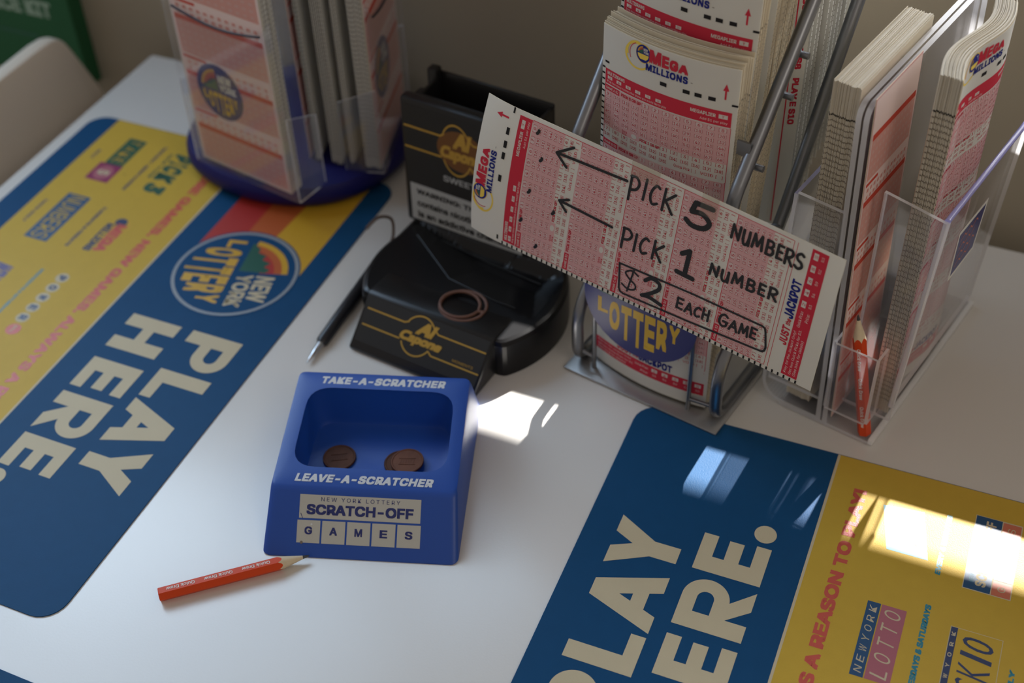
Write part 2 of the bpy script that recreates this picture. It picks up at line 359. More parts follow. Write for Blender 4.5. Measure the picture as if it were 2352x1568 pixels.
# ------------------------------------------------------------------ counter mats (one artwork, two mats)
def rrect(x0, y0, x1, y1, r, n=6, corners='1111'):
    pts = []
    for k, (cx, cy, a) in enumerate(((x1-r, y1-r, 0), (x0+r, y1-r, 90), (x0+r, y0+r, 180), (x1-r, y0+r, 270))):
        for i in range(n+1):
            b = R(a+90*i/n); pts.append((cx+r*math.cos(b), cy+r*math.sin(b)))
    return pts
def mat_art():
    P = Print(); P.T = lambda r, v: (r, -v)
    X0, X1, T, B = -241, 200, -19.5, 267
    # yellow field, blue strips are the base colour
    P.rect(X0+.4, 111.5, X1-.4, 244, 'mat_yellow', 0, 60); P.rect(X0+.4, 110, X1-.4, 111.6, 'mat_cream', 1, 60)
    # sunburst left of the seal
    P.poly([(-104, 90), (X0+.4, 90), (X0+.4, 62), (-104, 62)], 'mat_sun_red', 0)
    P.poly([(-104, 62), (X0+.4, 62), (X0+.4, 31), (-104, 40)], 'mat_orange', 1); P.poly([(-104, 42), (X0+.4, 33), (X0+.4, 0), (-104, 0)], 'mat_gold', 2)
    P.ell(-104.5, 46, 48, 48, 'mat_blue', 3, 64)
    # seal artwork is drawn with y up
    P2T = P.T; P.T = lambda x, y: (x, y)
    lottery_logo(P, -104.5, -46, 47.5, 12, 4, ring='logo_grey', disc='mat_blue', white='mat_cream', gold='mat_gold'); P.T = P2T
    def tx(s, r0, v0, r1, v1, m_, layer=2, **k):   # v0 top, v1 bottom
        o2 = P.T; P.T = lambda x, y: (x, y); P.text(s, r0, -v1, r1, -v0, m_, layer, **k); P.T = o2
    P2T = P.T; P.T = lambda x, y: (x, y)
    for ch, a, b in (('P', -40.5, -6), ('L', 0, 27), ('A', 30.0, 71), ('Y', 68.8, 106.3)): P.block(ch, a, -40.2, b, 0, 11.6, 8.8, 'mat_cream', 2)
    for ch, a, b in (('H', -40, -5), ('E', 7, 35.8), ('R', 42.2, 78), ('E', 83, 111.4)): P.block(ch, a, -90, b, -49.7, 11.6, 8.8, 'mat_cream', 2)
    P.T = P2T
    P.ell(121.5, 83.6, 6.6, 6.6, 'mat_cream', 2)
    tx('MORE GAMES. NEW GAMES. ALWAYS A REASON TO PLAY!', -213, 125, 176, 133, 'mat_red', bold=.04)
    # right half logos
    P.poly([(136.2, 176), (136.2, 152), (169, 144), (171.4, 168)], 'logo_teal', 1)
    tx('Quick', 140, 152, 163, 160, 'logo_coral', 2, bold=.0, shear=.3); tx('Draw', 143, 162, 165, 170, 'logo_coral', 2, bold=.0, shear=.3)
    tx('EVERY 4 MINUTES', 128, 181, 174.5, 184.2, 'logo_teal', 1, bold=.05, shear=.15)
    P.rect(124, 197, 181, 224, 'mat_cream', 1); P.rect(124.6, 197.5, 180.6, 212.4, 'logo_blue', 2)
    tx('NEW YORK LOTTERY', 130, 200, 158, 202.5, 'logo_teal', 3, bold=0); tx('SCRATCH-OFF', 128, 203.5, 178, 209.5, 'mat_cream', 3, bold=.03)
    for i, (ch, c) in enumerate(zip('GAMES', ('logo_coral', 'logo_purple', 'logo_green', 'logo_blue', 'logo_coral'))):
        a = 124.6+i*11.2; P.rect(a, 213, a+10.7, 223.4, c, 2); tx(ch, a+3.4, 216, a+7.2, 220.4, 'mat_cream', 3, bold=0)
    P.rect(44.7, 149.4, 96.3, 156.8, 'logo_blue', 1); P.rect(44.7, 157.4, 96.3, 171.2, 'logo_pink', 1)
    for i, ch in enumerate('NEWYORK'): tx(ch, 47.2+i*7.0, 151, 51.2+i*7.0, 155.2, 'mat_cream', 2, bold=0, shear=.2)
    for i, ch in enumerate('LOTTO'): tx(ch, 47+i*10, 159.6, 52.5+i*10, 168.8, 'mat_cream', 2, bold=0, shear=.2)
    tx('WEDNESDAYS & SATURDAYS', 34, 180, 105, 183.5, 'logo_teal', 1, bold=.05, shear=.15)
    P.rect(43, 195.6, 95.6, 224, 'mat_cream', 1); P.rect(43.4, 196, 95.2, 223.6, 'mat_yellow', 2); P.rect(43.4, 196, 95.2, 199.6, 'logo_navy', 3)
    for i, ch in enumerate('NEWYORK'): tx(ch, 46+i*7.2, 196.7, 48.8+i*7.2, 198.9, 'mat_cream', 4, bold=.02)
    for ch, a, b in (('P', 45, 50), ('I', 52, 53.2), ('C', 55, 61), ('K', 64, 72), ('1', 76, 79), ('0', 82, 90)): tx(ch, a, 203, b, 220, 'logo_navy', 3, f='b', bold=-.0, shear=.15)
    tx('DAILY', 56, 229.5, 78, 232.5, 'logo_teal', 1, bold=.05, shear=.15)
    # left half logos
    for ch, a, b in (('P', -216, -208), ('I', -206, -203), ('C', -201, -192), ('K', -190, -180), ('3', -176, -165)): tx(ch, a, 152, b, 170, 'logo_dkgreen', 1, bold=.05, shear=.1)
    tx('NEW YORK', -214, 172, -180, 175, 'logo_dkgreen', 1, bold=.02)
    tx('TWICE DAILY - MIDDAY & EVENING', -221, 182.2, -159.5, 185, 'logo_navy', 1, bold=.04)
    P.rect(-221, 202.3, -184.6, 219, 'logo_green', 1); P.rect(-184.6, 201.2, -162, 222.6, 'logo_magenta', 1)
    for i, ch in enumerate('TAKE'): tx(ch, -219+i*8.5, 206, -213+i*8.5, 215, 'mat_gold', 2, bold=0)
    P.ell(-173, 212, 9, 8, 'logo_pink', 2); tx('5', -176, 207, -170, 217, 'mat_cream', 3, bold=.03)
    tx('DAILY', -198.4, 232, -185.8, 234.8, 'logo_navy', 1, bold=.03)
    P.rect(-141, 200.5, -83.5, 221.5, 'logo_blue', 1)
    for i, ch in enumerate('NUMBERS'): tx(ch, -139+i*7.8, 204, -132.6+i*7.8, 218, 'mat_yellow', 2, bold=.0)
    tx('TWICE DAILY', -128, 231.8, -98, 234.6, 'logo_navy', 1, bold=.03)
    tx('TUESDAYS & FRIDAYS', -136, 181.6, -85, 184.6, 'logo_navy', 1, bold=.04)
    tx('MEGA', -122, 152.5, -88, 162, 'mat_red', 2, bold=.05); tx('MILLIONS', -120, 163, -86, 169.5, 'logo_navy', 2, bold=.04)
    P.arc(-119, -158 if False else 158, 7, 8.4, 0, 360, 'mat_gold', 1, 30); P.ell(-124, 160, 4.5, 5, 'logo_navy', 2)
    for i, ch in enumerate('POWER'):
        P.ell(-53+i*11.5, 162.5, 5.2, 5.2, 'mat_cream', 1, 24); tx(ch, -55.6+i*11.5, 159.4, -50.6+i*11.5, 165.4, 'logo_navy', 2, bold=.05)
    P.ell(5.5, 161, 5.6, 5.6, 'mat_red', 1, 24); tx('BALL', 1.6, 159.6, 9.4, 162.4, 'mat_cream', 2, bold=.02)
    tx('WEDNESDAYS & SATURDAYS', -56.4, 181, -4.7, 183.6, 'logo_teal', 1, bold=.04)
    tx('WIN 4', -53, 204, -30, 220, 'logo_purple', 1, bold=.05, shear=.2)
    tx('TWICE DAILY', -54, 231.8, -24, 234.6, 'logo_navy', 1, bold=.03)
    return P
ART = mat_art()
def make_mat():
    mb = MB(); out = rrect(-241, -267, 200, 19.5, 16)
    mb.loops([[(x, y, .0) for x, y in out], [(x, y, .8) for x, y in out]], 'mat_blue', smooth=False)
    ART.put(mb, lambda x, y, d: (x, y, .8+d*.6)); return mb
# world = t + rot(ang) @ (-r, v): art x = r, y = -v
o = make_mat().build('counter_mat', None, (-462.1, 503.3, 0), (0, 0, 90.382+180))
tag(o, 'blue and yellow counter mat lying under the clear ticket spinner, its big words upside down', 'mat', 'printed counter mats')
o2 = o.copy(); C.objects.link(o2); o2.location = Vector((-164.3, 395.3, 0))*K; o2.rotation_euler = (0, 0, R(-88.522+180))
tag(o2, 'blue and yellow counter mat with sunlit patches, in front of the wire rack', 'mat', 'printed counter mats')
o3 = o.copy(); C.objects.link(o3); o3.location = Vector((-500, 67.6, 0))*K; o3.rotation_euler = (0, 0, R(90))
tag(o3, 'counter mat of which only a dark blue corner shows, nearest the viewer at the left', 'mat', 'printed counter mats')

# ------------------------------------------------------------------ take-a-scratcher tray
TO, TA = (-355.1, 391.4, 0), 18.46
tray = thing('coin_tray', 'blue plastic take-a-scratcher tray with a deep well, on the white table', 'tray', TO, TA)
W, D = 117.6, 131.8
def quad_loop(c, r, n=6):
    out = []; N = len(c)
    for i in range(N):
        p = Vector(c[i]); a = Vector(c[i-1])-p; b = Vector(c[(i+1) % N])-p
        rr = r[i] if isinstance(r, (list, tuple)) else r
        q0, q1 = p+a.normalized()*rr, p+b.normalized()*rr
        for k in range(n+1):
            t = k/n; out.append(q0*(1-t)**2+p*2*t*(1-t)+q1*t*t)
    return out
base = [(0, 0, 0), (W, 0, 0), (W, D, 0), (0, D, 0)]
topc = [(2.6, 31.6, 28), (W-2.6, 31.6, 28), (W-3.7, 118.9, 37.9), (3.7, 118.9, 37.9)]
cen = Vector((W/2, 75, 33))
def lerp(a, b, t): return [Vector(p)+(Vector(q)-Vector(p))*t for p, q in zip(a, b)]
def inset(c, d, dz=0):
    m = sum((Vector(p) for p in c), Vector())/4
    return [Vector(p)+Vector((math.copysign(d, m.x-p[0]), math.copysign(d, m.y-p[1]), dz)) for p in c]
def topz(x, y): return 28+(y-31.6)*(9.9/87.3)
hole = [(10.5, 44.6), (108.3, 44.6), (106.8, 107.8), (11.6, 107.8)]
hole3 = [Vector((x, y, topz(x, y))) for x, y in hole]
m = MB(); rc = 5
L = [quad_loop(inset(base, .8), rc), quad_loop(lerp(base, topc, .03), rc), quad_loop(lerp(base, topc, .93), rc-.5),
     quad_loop(inset(lerp(base, topc, .985), .5), rc-.6), quad_loop([Vector((p.x, p.y, topz(p.x, p.y))) for p in inset(topc, 1.8)], rc-.6),
     quad_loop(inset(hole3, -1.6, 0), 15), quad_loop(inset(hole3, -.4, -.5), 15), quad_loop(inset(hole3, .4, -2), 15)]
fl = [Vector((20, 55, 7.5)), Vector((W-20, 55, 7.5)), Vector((W-21, 97, 7.5)), Vector((21, 97, 7.5))]
hz = [Vector((p.x, p.y, 11)) for p in inset(hole3, 3.5)]
L += [quad_loop(hz, 14), quad_loop([Vector((p.x, p.y, 8.2)) for p in inset(hole3, 5)], 13), quad_loop([Vector((p.x, p.y, 7.5)) for p in inset(hole3, 8)], 12)]
m.loops(L, 'tray_plastic')
# lettering on the sloping top
P = Print()
P.text('TAKE-A-SCRATCHER', 19, 109.3, 98, 115.0, 'tray_print', bold=.042, shear=.18, space=1.08)
P.text('LEAVE-A-SCRATCHER', 16.5, 35.2, 99.5, 41.0, 'tray_print', bold=.042, shear=.18, space=1.08)
P.put(m, lambda x, y, d: (x, y, topz(x, y)+d))
m.build('body', tray, angle=32)
# printed panel on the front slope
fv = (Vector(topc[0])-Vector(base[0])); fv.x = 0; fl_len = fv.length; fdir = fv.normalized(); fn = Vector((0, -fdir.z, fdir.y))
def front(x, y, d): p = Vector((0, 0, 0))+fdir*y+fn*(d); return (x, p.y, p.z)
m = MB(); P = Print()
P.rect(21.2, 23.8, 94, 37.8, 'tray_label', 0, 99)
for i in range(5): P.rect(20.4+i*15.05, 9.2, 34.3+i*15.05, 22.6, 'tray_label', 0, 99)
P.text('NEW YORK LOTTERY', 34, 34.1, 81.5, 36.5, 'tray_ink', 1, bold=0, space=1.3)
P.text('SCRATCH-OFF', 25.5, 26, 89.8, 32.2, 'tray_ink', 1, bold=.035)
for i, ch in enumerate('GAMES'): P.text(ch, 25.0+i*15.05, 14.2, 29.6+i*15.05, 18.9, 'tray_ink', 1, bold=.03)
P.line([(22.2, 26.5), (23.3, 23.9)], .35, 'tray_ink', 1); P.ell(23.5, 9.4, .9, .9, 'edge_mark', 1, 12); P.ell(29, 20.3, .6, .6, 'tray_print', 1, 12)
P.put(m, front); o = m.build('label', tray); o['label'] = 'grey printed panel on the sloping front'

# pennies in the well
def penny(matn, name, label, loc, rot, tilt=(0, 0)):
    m = MB(); r = 10.4
    m.lathe([(r-.4, 0), (r, .3), (r, 1.3), (r-.3, 1.65), (r-1.1, 1.65), (r-1.4, 1.35), (.01, 1.35)], matn, 56)
    for k in range(6): m.box(-4.2+k*1.6, -1.6, 1.3, -3.6+k*1.6, 2.0, 1.55, matn)
    m.box(-5.2, -2.6, 1.3, 5.2, -1.8, 1.6, matn); m.box(-5.2, 2.2, 1.3, 5.2, 3.2, 1.6, matn)
    o = m.build(name, None, loc, (tilt[0], tilt[1], rot)); return tag(o, label, 'coin', 'pennies in the blue tray')
penny('copper', 'penny', 'dark copper penny lying alone in the left of the blue tray well', (-345.3, 471.5, 7.55), 30)
penny('copper', 'penny', 'dark penny mostly hidden under another penny in the blue tray', (-307.5, 481.8, 7.55), 110)
penny('copper_bright', 'penny', 'reddish penny resting on top of another penny in the blue tray', (-303.5, 483.3, 9.45), 200, (1.5, 2))

# ------------------------------------------------------------------ golf pencils
def pencil(name, label, length, loc, rotm, spin=0, lettering=True):
    root = thing(name, label, 'pencil'); root.matrix_world = Matrix.Translation(Vector(loc)*K) @ rotm.to_4x4()
    r = 4.3; tip = 17; Lb = length-tip; m = MB(); H6 = [(r*math.cos(R(60*k+spin)), r*math.sin(R(60*k+spin))) for k in range(6)]
    ring = lambda z, s, n=36, f=0: []
    n = 36
    def hexr(a):
        a = (math.degrees(a)-spin) % 60; return r*math.cos(R(30))/math.cos(R(a-30))
    L = [[(hexr(2*PI*k/n)*.94*math.cos(2*PI*k/n), hexr(2*PI*k/n)*.94*math.sin(2*PI*k/n), 0) for k in range(n)],
         [(hexr(2*PI*k/n)*math.cos(2*PI*k/n), hexr(2*PI*k/n)*math.sin(2*PI*k/n), .5) for k in range(n)]]
    edge = []
    for k in range(n):
        a = 2*PI*k/n; rr = hexr(a); edge.append((rr*math.cos(a), rr*math.sin(a), Lb-(rr-3.7)*4.2+1.0))
    L.append(edge); m.loops(L, 'pencil_orange', cap1=False, smooth=True)
    P = Print()
    if lettering:
        for k in range(3): P.text('Quick Draw', 4+k*22, -1.15, 20.5+k*22, 1.35, 'pencil_print', bold=.02)
        ap = r*math.cos(R(30))
        for fc in (5, 2):
            a0 = R(30+60*fc+spin)
            P.put(m, lambda x, y, d: ((ap+d)*math.cos(a0)-y*math.sin(a0), (ap+d)*math.sin(a0)+y*math.cos(a0), Lb-2-x if True else x))
    m.build('barrel', root, angle=25)
    m = MB(); m.loops([edge, [(1.05*math.cos(2*PI*k/n), 1.05*math.sin(2*PI*k/n), length-4) for k in range(n)]], 'pencil_wood', cap0=False, cap1=False); m.build('sharpened_cone', root)
    m = MB(); m.loops([[(q*math.cos(2*PI*k/n), q*math.sin(2*PI*k/n), z) for k in range(n)] for q, z in ((1.05, length-4), (.75, length-1.8), (.3, length-.4), (.05, length))], 'graphite', cap0=False); m.build('lead_tip', root)
    m = MB(); m.lathe([(1.0, -.08), (1.0, .05)], 'graphite', 16); m.lathe([(3.1, -.05), (3.1, .04)], 'spinner_dark', 24); m.build('blunt_end', root)
    return root
def axis_frame(a, b, up=(0, 0, 1)):
    z = (Vector(b)-Vector(a)).normalized(); x = Vector(up)-z*z.dot(Vector(up)); x.normalize(); y = z.cross(x)
    return Matrix((x, y, z)).transposed()
a, b = (-393.5, 342.2, 3.8), (-326.8, 400.2, 3.8)
pencil('golf_pencil', 'short orange pencil with white lettering lying in front of the blue tray', (Vector(b)-Vector(a)).length, a, axis_frame(a, b), 30)

# ------------------------------------------------------------------ play slip artwork (83 x 213, x across, y up from the bottom edge)
def slip_art():
    P = Print(); Y = lambda v: 213-v
    def rc(u0, v0, u1, v1, m_, l=0, st=5): P.rect(u0, Y(v1), u1, Y(v0), m_, l, st)
    def tx(t, u0, v0, u1, v1, m_, l=2, **k): P.text(t, u0, Y(v1), u1, Y(v0), m_, l, **k)
    # head: swoosh, seal, MEGA MILLIONS, timing marks, arrow
    P.arc(24.5, Y(8.2), 7.4, 8.6, 30, 330, 'ink_yellow', 0, 30, .82); P.arc(24.0, Y(7.0), 6.0, 7.2, 60, 200, 'ink_yellow', 1, 20, .9); P.arc(25.0, Y(7.4), 5.7, 6.1, 110, 210, 'ink_red', 1, 16)
    P.ell(28.2, Y(5.8), 5.0, 5.0, 'ink_yellow', 1); lottery_logo(P, 28.0, Y(5.8), 4.6, 0, 2, simple=True, disc='ink_blue', white='paper', gold='ink_yellow')
    for i, ch in enumerate('MEGA'):
        a, b = ((32, 39.2), (39.8, 44.0), (44.4, 49.4), (49.6, 55.2))[i]; top = 2.0+i*.75
        tx(ch, a, top, b, 9.0, 'ink_red', 2, bold=.05)
    tx('MILLIONS', 30, 9.8, 55.4, 13.6, 'ink_blue', 2, bold=.035, space=1.1); P.ell(46.6, Y(11.7), .6, .6, 'paper', 3, 5)
    P.rect(57, Y(12.4), 58.2, Y(12.1), 'edge_mark', 1)
    for u in (41.3, 54.9, 61.6, 69.2): rc(u-2, 16.6, u+2, 18.6, 'ink_black', 1)
    rc(79.8, 18.4, 83, 19.5, 'ink_black', 1); rc(2, 18.9, 5, 20, 'ink_black', 0)
    P.poly([(75.7, Y(16.6)), (76.7, Y(16.6)), (76.7, Y(12)), (77.8, Y(12)), (76.2, Y(8.4)), (74.6, Y(12)), (75.7, Y(12))], 'ink_red', 1)
    # red head band
    rc(2.5, 23, 80.4, 31, 'ink_red', 0); tx('MULTIDRAWS', 4, 24, 16.5, 25.9, 'paper', 1, bold=.02)
    for i, n in enumerate(('2', '4', '5', '10', '20', '26')):
        a = 4.2+i*6.6; rc(a, 26.6, a+3.4, 28.3, 'paper', 1); tx(n, a+1, 26.9, a+2.4, 28, 'ink_red', 2, bold=0)
    tx('Pick how many consecutive draws you would like to play', 4, 28.9, 44, 30.5, 'ink_faint', 1, bold=0)
    tx('MEGAPLIER', 58, 25, 72, 26.9, 'paper', 1, bold=.02); rc(73.6, 24.8, 78.4, 27, 'paper', 1); tx('Y', 75.4, 25.1, 76.6, 26.7, 'ink_red', 2, bold=0)
    tx('Add $1 per play', 63.5, 28.2, 78.6, 30, 'ink_faint', 1, bold=0)
    # five games
    for g in range(5):
        v0 = 31.4+30.9*g; rc(2.5, v0+.2, 80.6, v0+20.3, 'ink_pink', 0); rc(2.5, v0+20.3, 28, v0+23.4, 'ink_pink', 0)
        rc(2.5, v0-.1, 80.6, v0+.2, 'ink_red', 1, 99); rc(80.4, v0, 80.7, v0+30.9, 'ink_red', 1); rc(2.4, v0, 2.6, v0+30.9, 'ink_red', 1)
        rc(2.5, v0+.3, 13.2, v0+3.2, 'ink_red', 1); tx('GAME %s $2' % 'ABCDE'[g], 3.4, v0+.9, 12.4, v0+2.7, 'paper', 2, bold=.01)
        tx('PICK 5 OR QP', 14.4, v0+.9, 28.2, v0+2.7, 'ink_red', 2, bold=.03); tx('PICK 1 OR QP', 28.6, v0+20.8, 41.5, v0+22.6, 'ink_red', 2, bold=.03)
        def num(n, c, r):
            u = 4.9+6.52*c; v = v0+1.75+3.3*r
            if r < 6 or (r == 6 and c < 4): rc(u-2.2, v-1.1, u+2.2, v+1.1, 'ink_pale', 1)
            h = .85; P.raw(*bracket(u, Y(v)), 'ink_dkred', 2)
            w_ = .75 if n < 10 else 1.45; tx(str(n), u-w_, v-h, u+w_, v+h, 'ink_dkred', 2, bold=.013, res=2)
        for n in range(1, 71):
            if n <= 8: num(n, n+3, 0)
            elif n <= 68: num(n, (n-9) % 12, 1+(n-9)//12)
            else: num(n, n-69, 6)
        for n in range(1, 26):
            if n <= 6: num(n, n+5, 6)
            elif n <= 18: num(n, n-7, 7)
            else: num(n, n-19, 8)
        tx('Quick', 16, v0+20.6, 20, v0+21.9, 'ink_red', 2, bold=.01); tx('Pick', 16.4, v0+22.1, 19.6, v0+23.3, 'ink_red', 2, bold=.01); P.ell(24.5, Y(v0+21.6), 1.9, 1.3, 'paper', 1, 16)
        tx('Quick Pick [   ]', 51, v0+27.2, 64, v0+29.2, 'ink_red', 2, bold=0); tx('VOID [   ]', 66.5, v0+27.2, 79, v0+29.2, 'ink_red', 2, bold=0)
    rc(2.5, 186, 80.6, 186.25, 'ink_red', 1, 99); rc(2.5, 188, 80.6, 188.25, 'ink_red', 1, 99)
    tx('JUST', 20, 190.6, 31.5, 195, 'ink_red', 2, bold=.03, shear=.1, space=1.05); tx('the', 32.2, 191.6, 36.2, 194.4, 'ink_red', 2, bold=.02, shear=.2); tx('JACKPOT', 36.8, 189.8, 60.2, 194.9, 'ink_blue', 2, bold=.035, space=1.05)
    rc(2.5, 195.8, 81, 204.6, 'ink_red', 0)
    for i, t_ in enumerate(('Play for the Jackpot Only!', 'Get two Quick Picks for $3.', '(See back for details)')): tx(t_, 4, 196.8+i*2.5, (31, 33, 27)[i], 198.6+i*2.5, 'ink_faint', 1, bold=0, shear=.15)
    tx('Quick Picks', 34, 197.6, 44, 199.4, 'ink_faint', 1, bold=0, shear=.15); tx('Price:', 38.5, 201, 44, 202.8, 'ink_faint', 1, bold=0, shear=.15)
    for i, n in enumerate(('2', '4', '6', '8', '10')):
        u = 46.5+i*7.2; rc(u, 197.2, u+4, 199.6, 'paper', 1); tx(n, u+1.2, 197.6, u+2.8, 199.3, 'ink_red', 2, bold=0); tx(('$3', '$6', '$9', '$12', '$15')[i], u+.8, 201, u+3.4, 202.8, 'ink_faint', 1, bold=0)
    k = 0; v = 22.4
    while v < 207: rc(.15, v, 2.1, v+.95, 'ink_black', 1); v += 3.3; k += 1
    return P
def bracket(u, y):
    vs = []; fs = []
    for sgn in (-1, 1):
        x = u+sgn*2.05
        for (a, b, c, d) in ((x-.1, y-1, x+.1, y+1), (min(x, x-sgn*.5), y+.85, max(x, x-sgn*.5), y+1.02), (min(x, x-sgn*.5), y-1.02, max(x, x-sgn*.5), y-.85)):
            n = len(vs); vs += [(a, b), (c, b), (c, d), (a, d)]; fs.append((n, n+1, n+2, n+3))
    return vs, fs
SLIP = slip_art()
def pink_art():
    P = Print(); P.rect(1, 1, 82, 212, 'ink_faint', 0, 5)
    for i in range(6):
        y = 190-i*40.5+(27.5 if False else 0)
        if y < 20: break
        P.rect(3, max(3, y-26), 80, y, 'ink_salmon', 1, 5); P.rect(3, y-1.8, 80, y+1.8, 'ink_coral', 2, 5); y > 40 and P.rect(3, y-29.5, 24, y-27.6, 'ink_coral', 2, 5)
        for r_ in range(2 if y > 45 else 0):
            for k in range(12): P.rect(6+k*6.2, y-33.6-r_*4.4, 9+k*6.2, y-31.4-r_*4.4, 'ink_coral2', 2)
        for r_ in range(5):
            for k in range(12): P.rect(5.5+k*6.2, y-5.5-r_*4.6, 8.8+k*6.2, y-3.7-r_*4.6, 'ink_salmon2', 2)
    return P
mat('ink_salmon2', (.85, .58, .54), .75, spec=.2, transl=.34)
mat('ink_coral', (.72, .10, .065), .7, spec=.2, transl=.28); mat('ink_coral2', (.80, .42, .38), .7, spec=.2, transl=.3)
PINK = pink_art()
def pink_logo(m, G):
    P = Print(); lottery_logo(P, 31.5, 61, 20.4, 0, 4, disc='logo_deep'); P.put(m, G)

SW, SLN = 91.5, 247.0
def sheet(name, F, art=None, clip=None, nu=24, nv=8, th=.45, matn='paper', ticks=True, W_=SW, L_=SLN, edge='paper_cream', extra=None, build=True, tickmat='edge_mark'):
    """F(u, v, d): u across 0..1, v up 0..1, d along the outward normal; printed face at d = 0"""
    mb = MB(); g = []
    for d in (0, -th):
        for j in range(nv+1):
            for i in range(nu+1): g.append(F(i/nu, j/nv, d))
    n1 = (nu+1)*(nv+1); ix = lambda i, j, s: s*n1+j*(nu+1)+i
    fa = [(ix(i, j, 0), ix(i+1, j, 0), ix(i+1, j+1, 0), ix(i, j+1, 0)) for j in range(nv) for i in range(nu)]
    fb = [(ix(i, j, 1), ix(i, j+1, 1), ix(i+1, j+1, 1), ix(i+1, j, 1)) for j in range(nv) for i in range(nu)]
    fe = [(ix(i, 0, 1), ix(i+1, 0, 1), ix(i+1, 0, 0), ix(i, 0, 0)) for i in range(nu)]+[(ix(i, nv, 0), ix(i+1, nv, 0), ix(i+1, nv, 1), ix(i, nv, 1)) for i in range(nu)]
    fs = [(ix(0, j, 1), ix(0, j, 0), ix(0, j+1, 0), ix(0, j+1, 1)) for j in range(nv)]+[(ix(nu, j, 0), ix(nu, j, 1), ix(nu, j+1, 1), ix(nu, j+1, 0)) for j in range(nv)]
    mb.add(g, fa+fb, matn, True); k = mb.mi(edge)
    for f in fe+fs: mb.f.append(list(f)); mb.m.append(k); mb.sm.append(False)
    if ticks:
        for q in range(58):
            v = 1-(18.9+3.3*q)/213; h = (.7 if q else 1.0)/213
            if v < .03: break
            mm = 'ink_black' if q == 0 else tickmat
            for u0 in (-.0009, 1.0009):
                p = [F(u0, v-h/2, 0), F(u0, v+h/2, 0), F(u0, v+h/2, -th), F(u0, v-h/2, -th)]
                mb.add(p if u0 < 0 else p[::-1], [(0, 1, 2, 3)], mm)
    G = lambda x, y, d: F(x/83, y/213, d)
    if art: art.put(mb, G, clip)
    if extra: extra(mb, G)
    return mb
def stack(first, name, n, off, label, group, cat='slip', tilt=None, jit=.6, base_rot=(0, 0, 0)):
    """copies of a plain sheet behind the first; off(i) -> world offset"""
    out = []
    for i in range(1, n):
        o = first if i == 1 else first.copy()
        if i > 1: C.objects.link(o)
        p, rx = off(i)
        o.location = Vector(p)*K; o.rotation_euler = rx
        tag(o, label, cat, group); out.append(o)
    return out

# ------------------------------------------------------------------ wire rack
RO, RA = Vector((-244.7, 607.3, 0)), -10.674
rax = Vector((math.cos(R(RA)), math.sin(R(RA)), 0)); ray_ = Vector((-rax.y, rax.x, 0))
def rk(x, s, z=0): return RO+rax*x+ray_*s+Vector((0, 0, z))
rack = thing('wire_rack', 'bent steel tube rack filled with play slips, standing behind the right-hand mat', 'rack', RO, RA)
m = MB(); m.box(-3, -3, .9, 112, 150, 2.6, 'sheet_steel')
m.build('base_plate', rack, bevel=.8)
r = 4.0
for x in (3.2, 106):
    B = fillet_path([(x, 130, 6.8), (x, 5.5, 6.8), (x, 5.0, 48), (x, 74, 121), (x, 149, 235), (x, 215, 335)], 13, 7)
    m = MB(); m.tube(B, r, 'steel', 16); m.build('side_tube', rack)
    A = fillet_path([(x, 68, 118), (x, 30, 140), (x, -2, 166), (x, 1, 184), (x, 79, 268), (x, 150, 345)], 12, 7)
    m = MB(); m.tube(A, r, 'steel', 16); m.build('upper_tube', rack)
for (x0, x1) in ((3.2, 14.8), (106, 86)):
    p = [(x0, 6, 14), (x1, 7.4, 11), ] ; m = MB(); m.tube([(x0, 6, 16), (x1, 7.4, 12)], 1.3, 'steel', 10)
    m.tube([(x1, 7.4, 2.6), (x1, 7.4, 66)], 1.5, 'steel', 10); m.build('pocket_wire', rack)
for s_, z_ in ((47, 229), (62, 247), (18, 199)):
    m = MB(); m.tube([(106, s_+2, z_-3), (113.5, s_+2, z_-3)], 2.0, 'steel', 12); m.build('bolt', rack)
m = MB(); m.box(98, 16, 203, 106, 17.5, 212, 'steel'); m.build('bracket', rack)
# round seal on the front wires
m = MB(); P = Print(); lottery_logo(P, 49.5, 74, 39.6, 0, 0, disc='logo_deep')
m.loops([[(49.5+40.3*math.cos(2*PI*k/72), yy, 74+40.3*math.sin(2*PI*k/72)) for k in range(72)] for yy in (4.6, 3.6)], 'logo_deep', smooth=False)
P.put(m, lambda x, y, d: (x, 3.6-d, y)); o = m.build('seal_disc', rack); o['label'] = 'round blue lottery seal hung on the front wires'

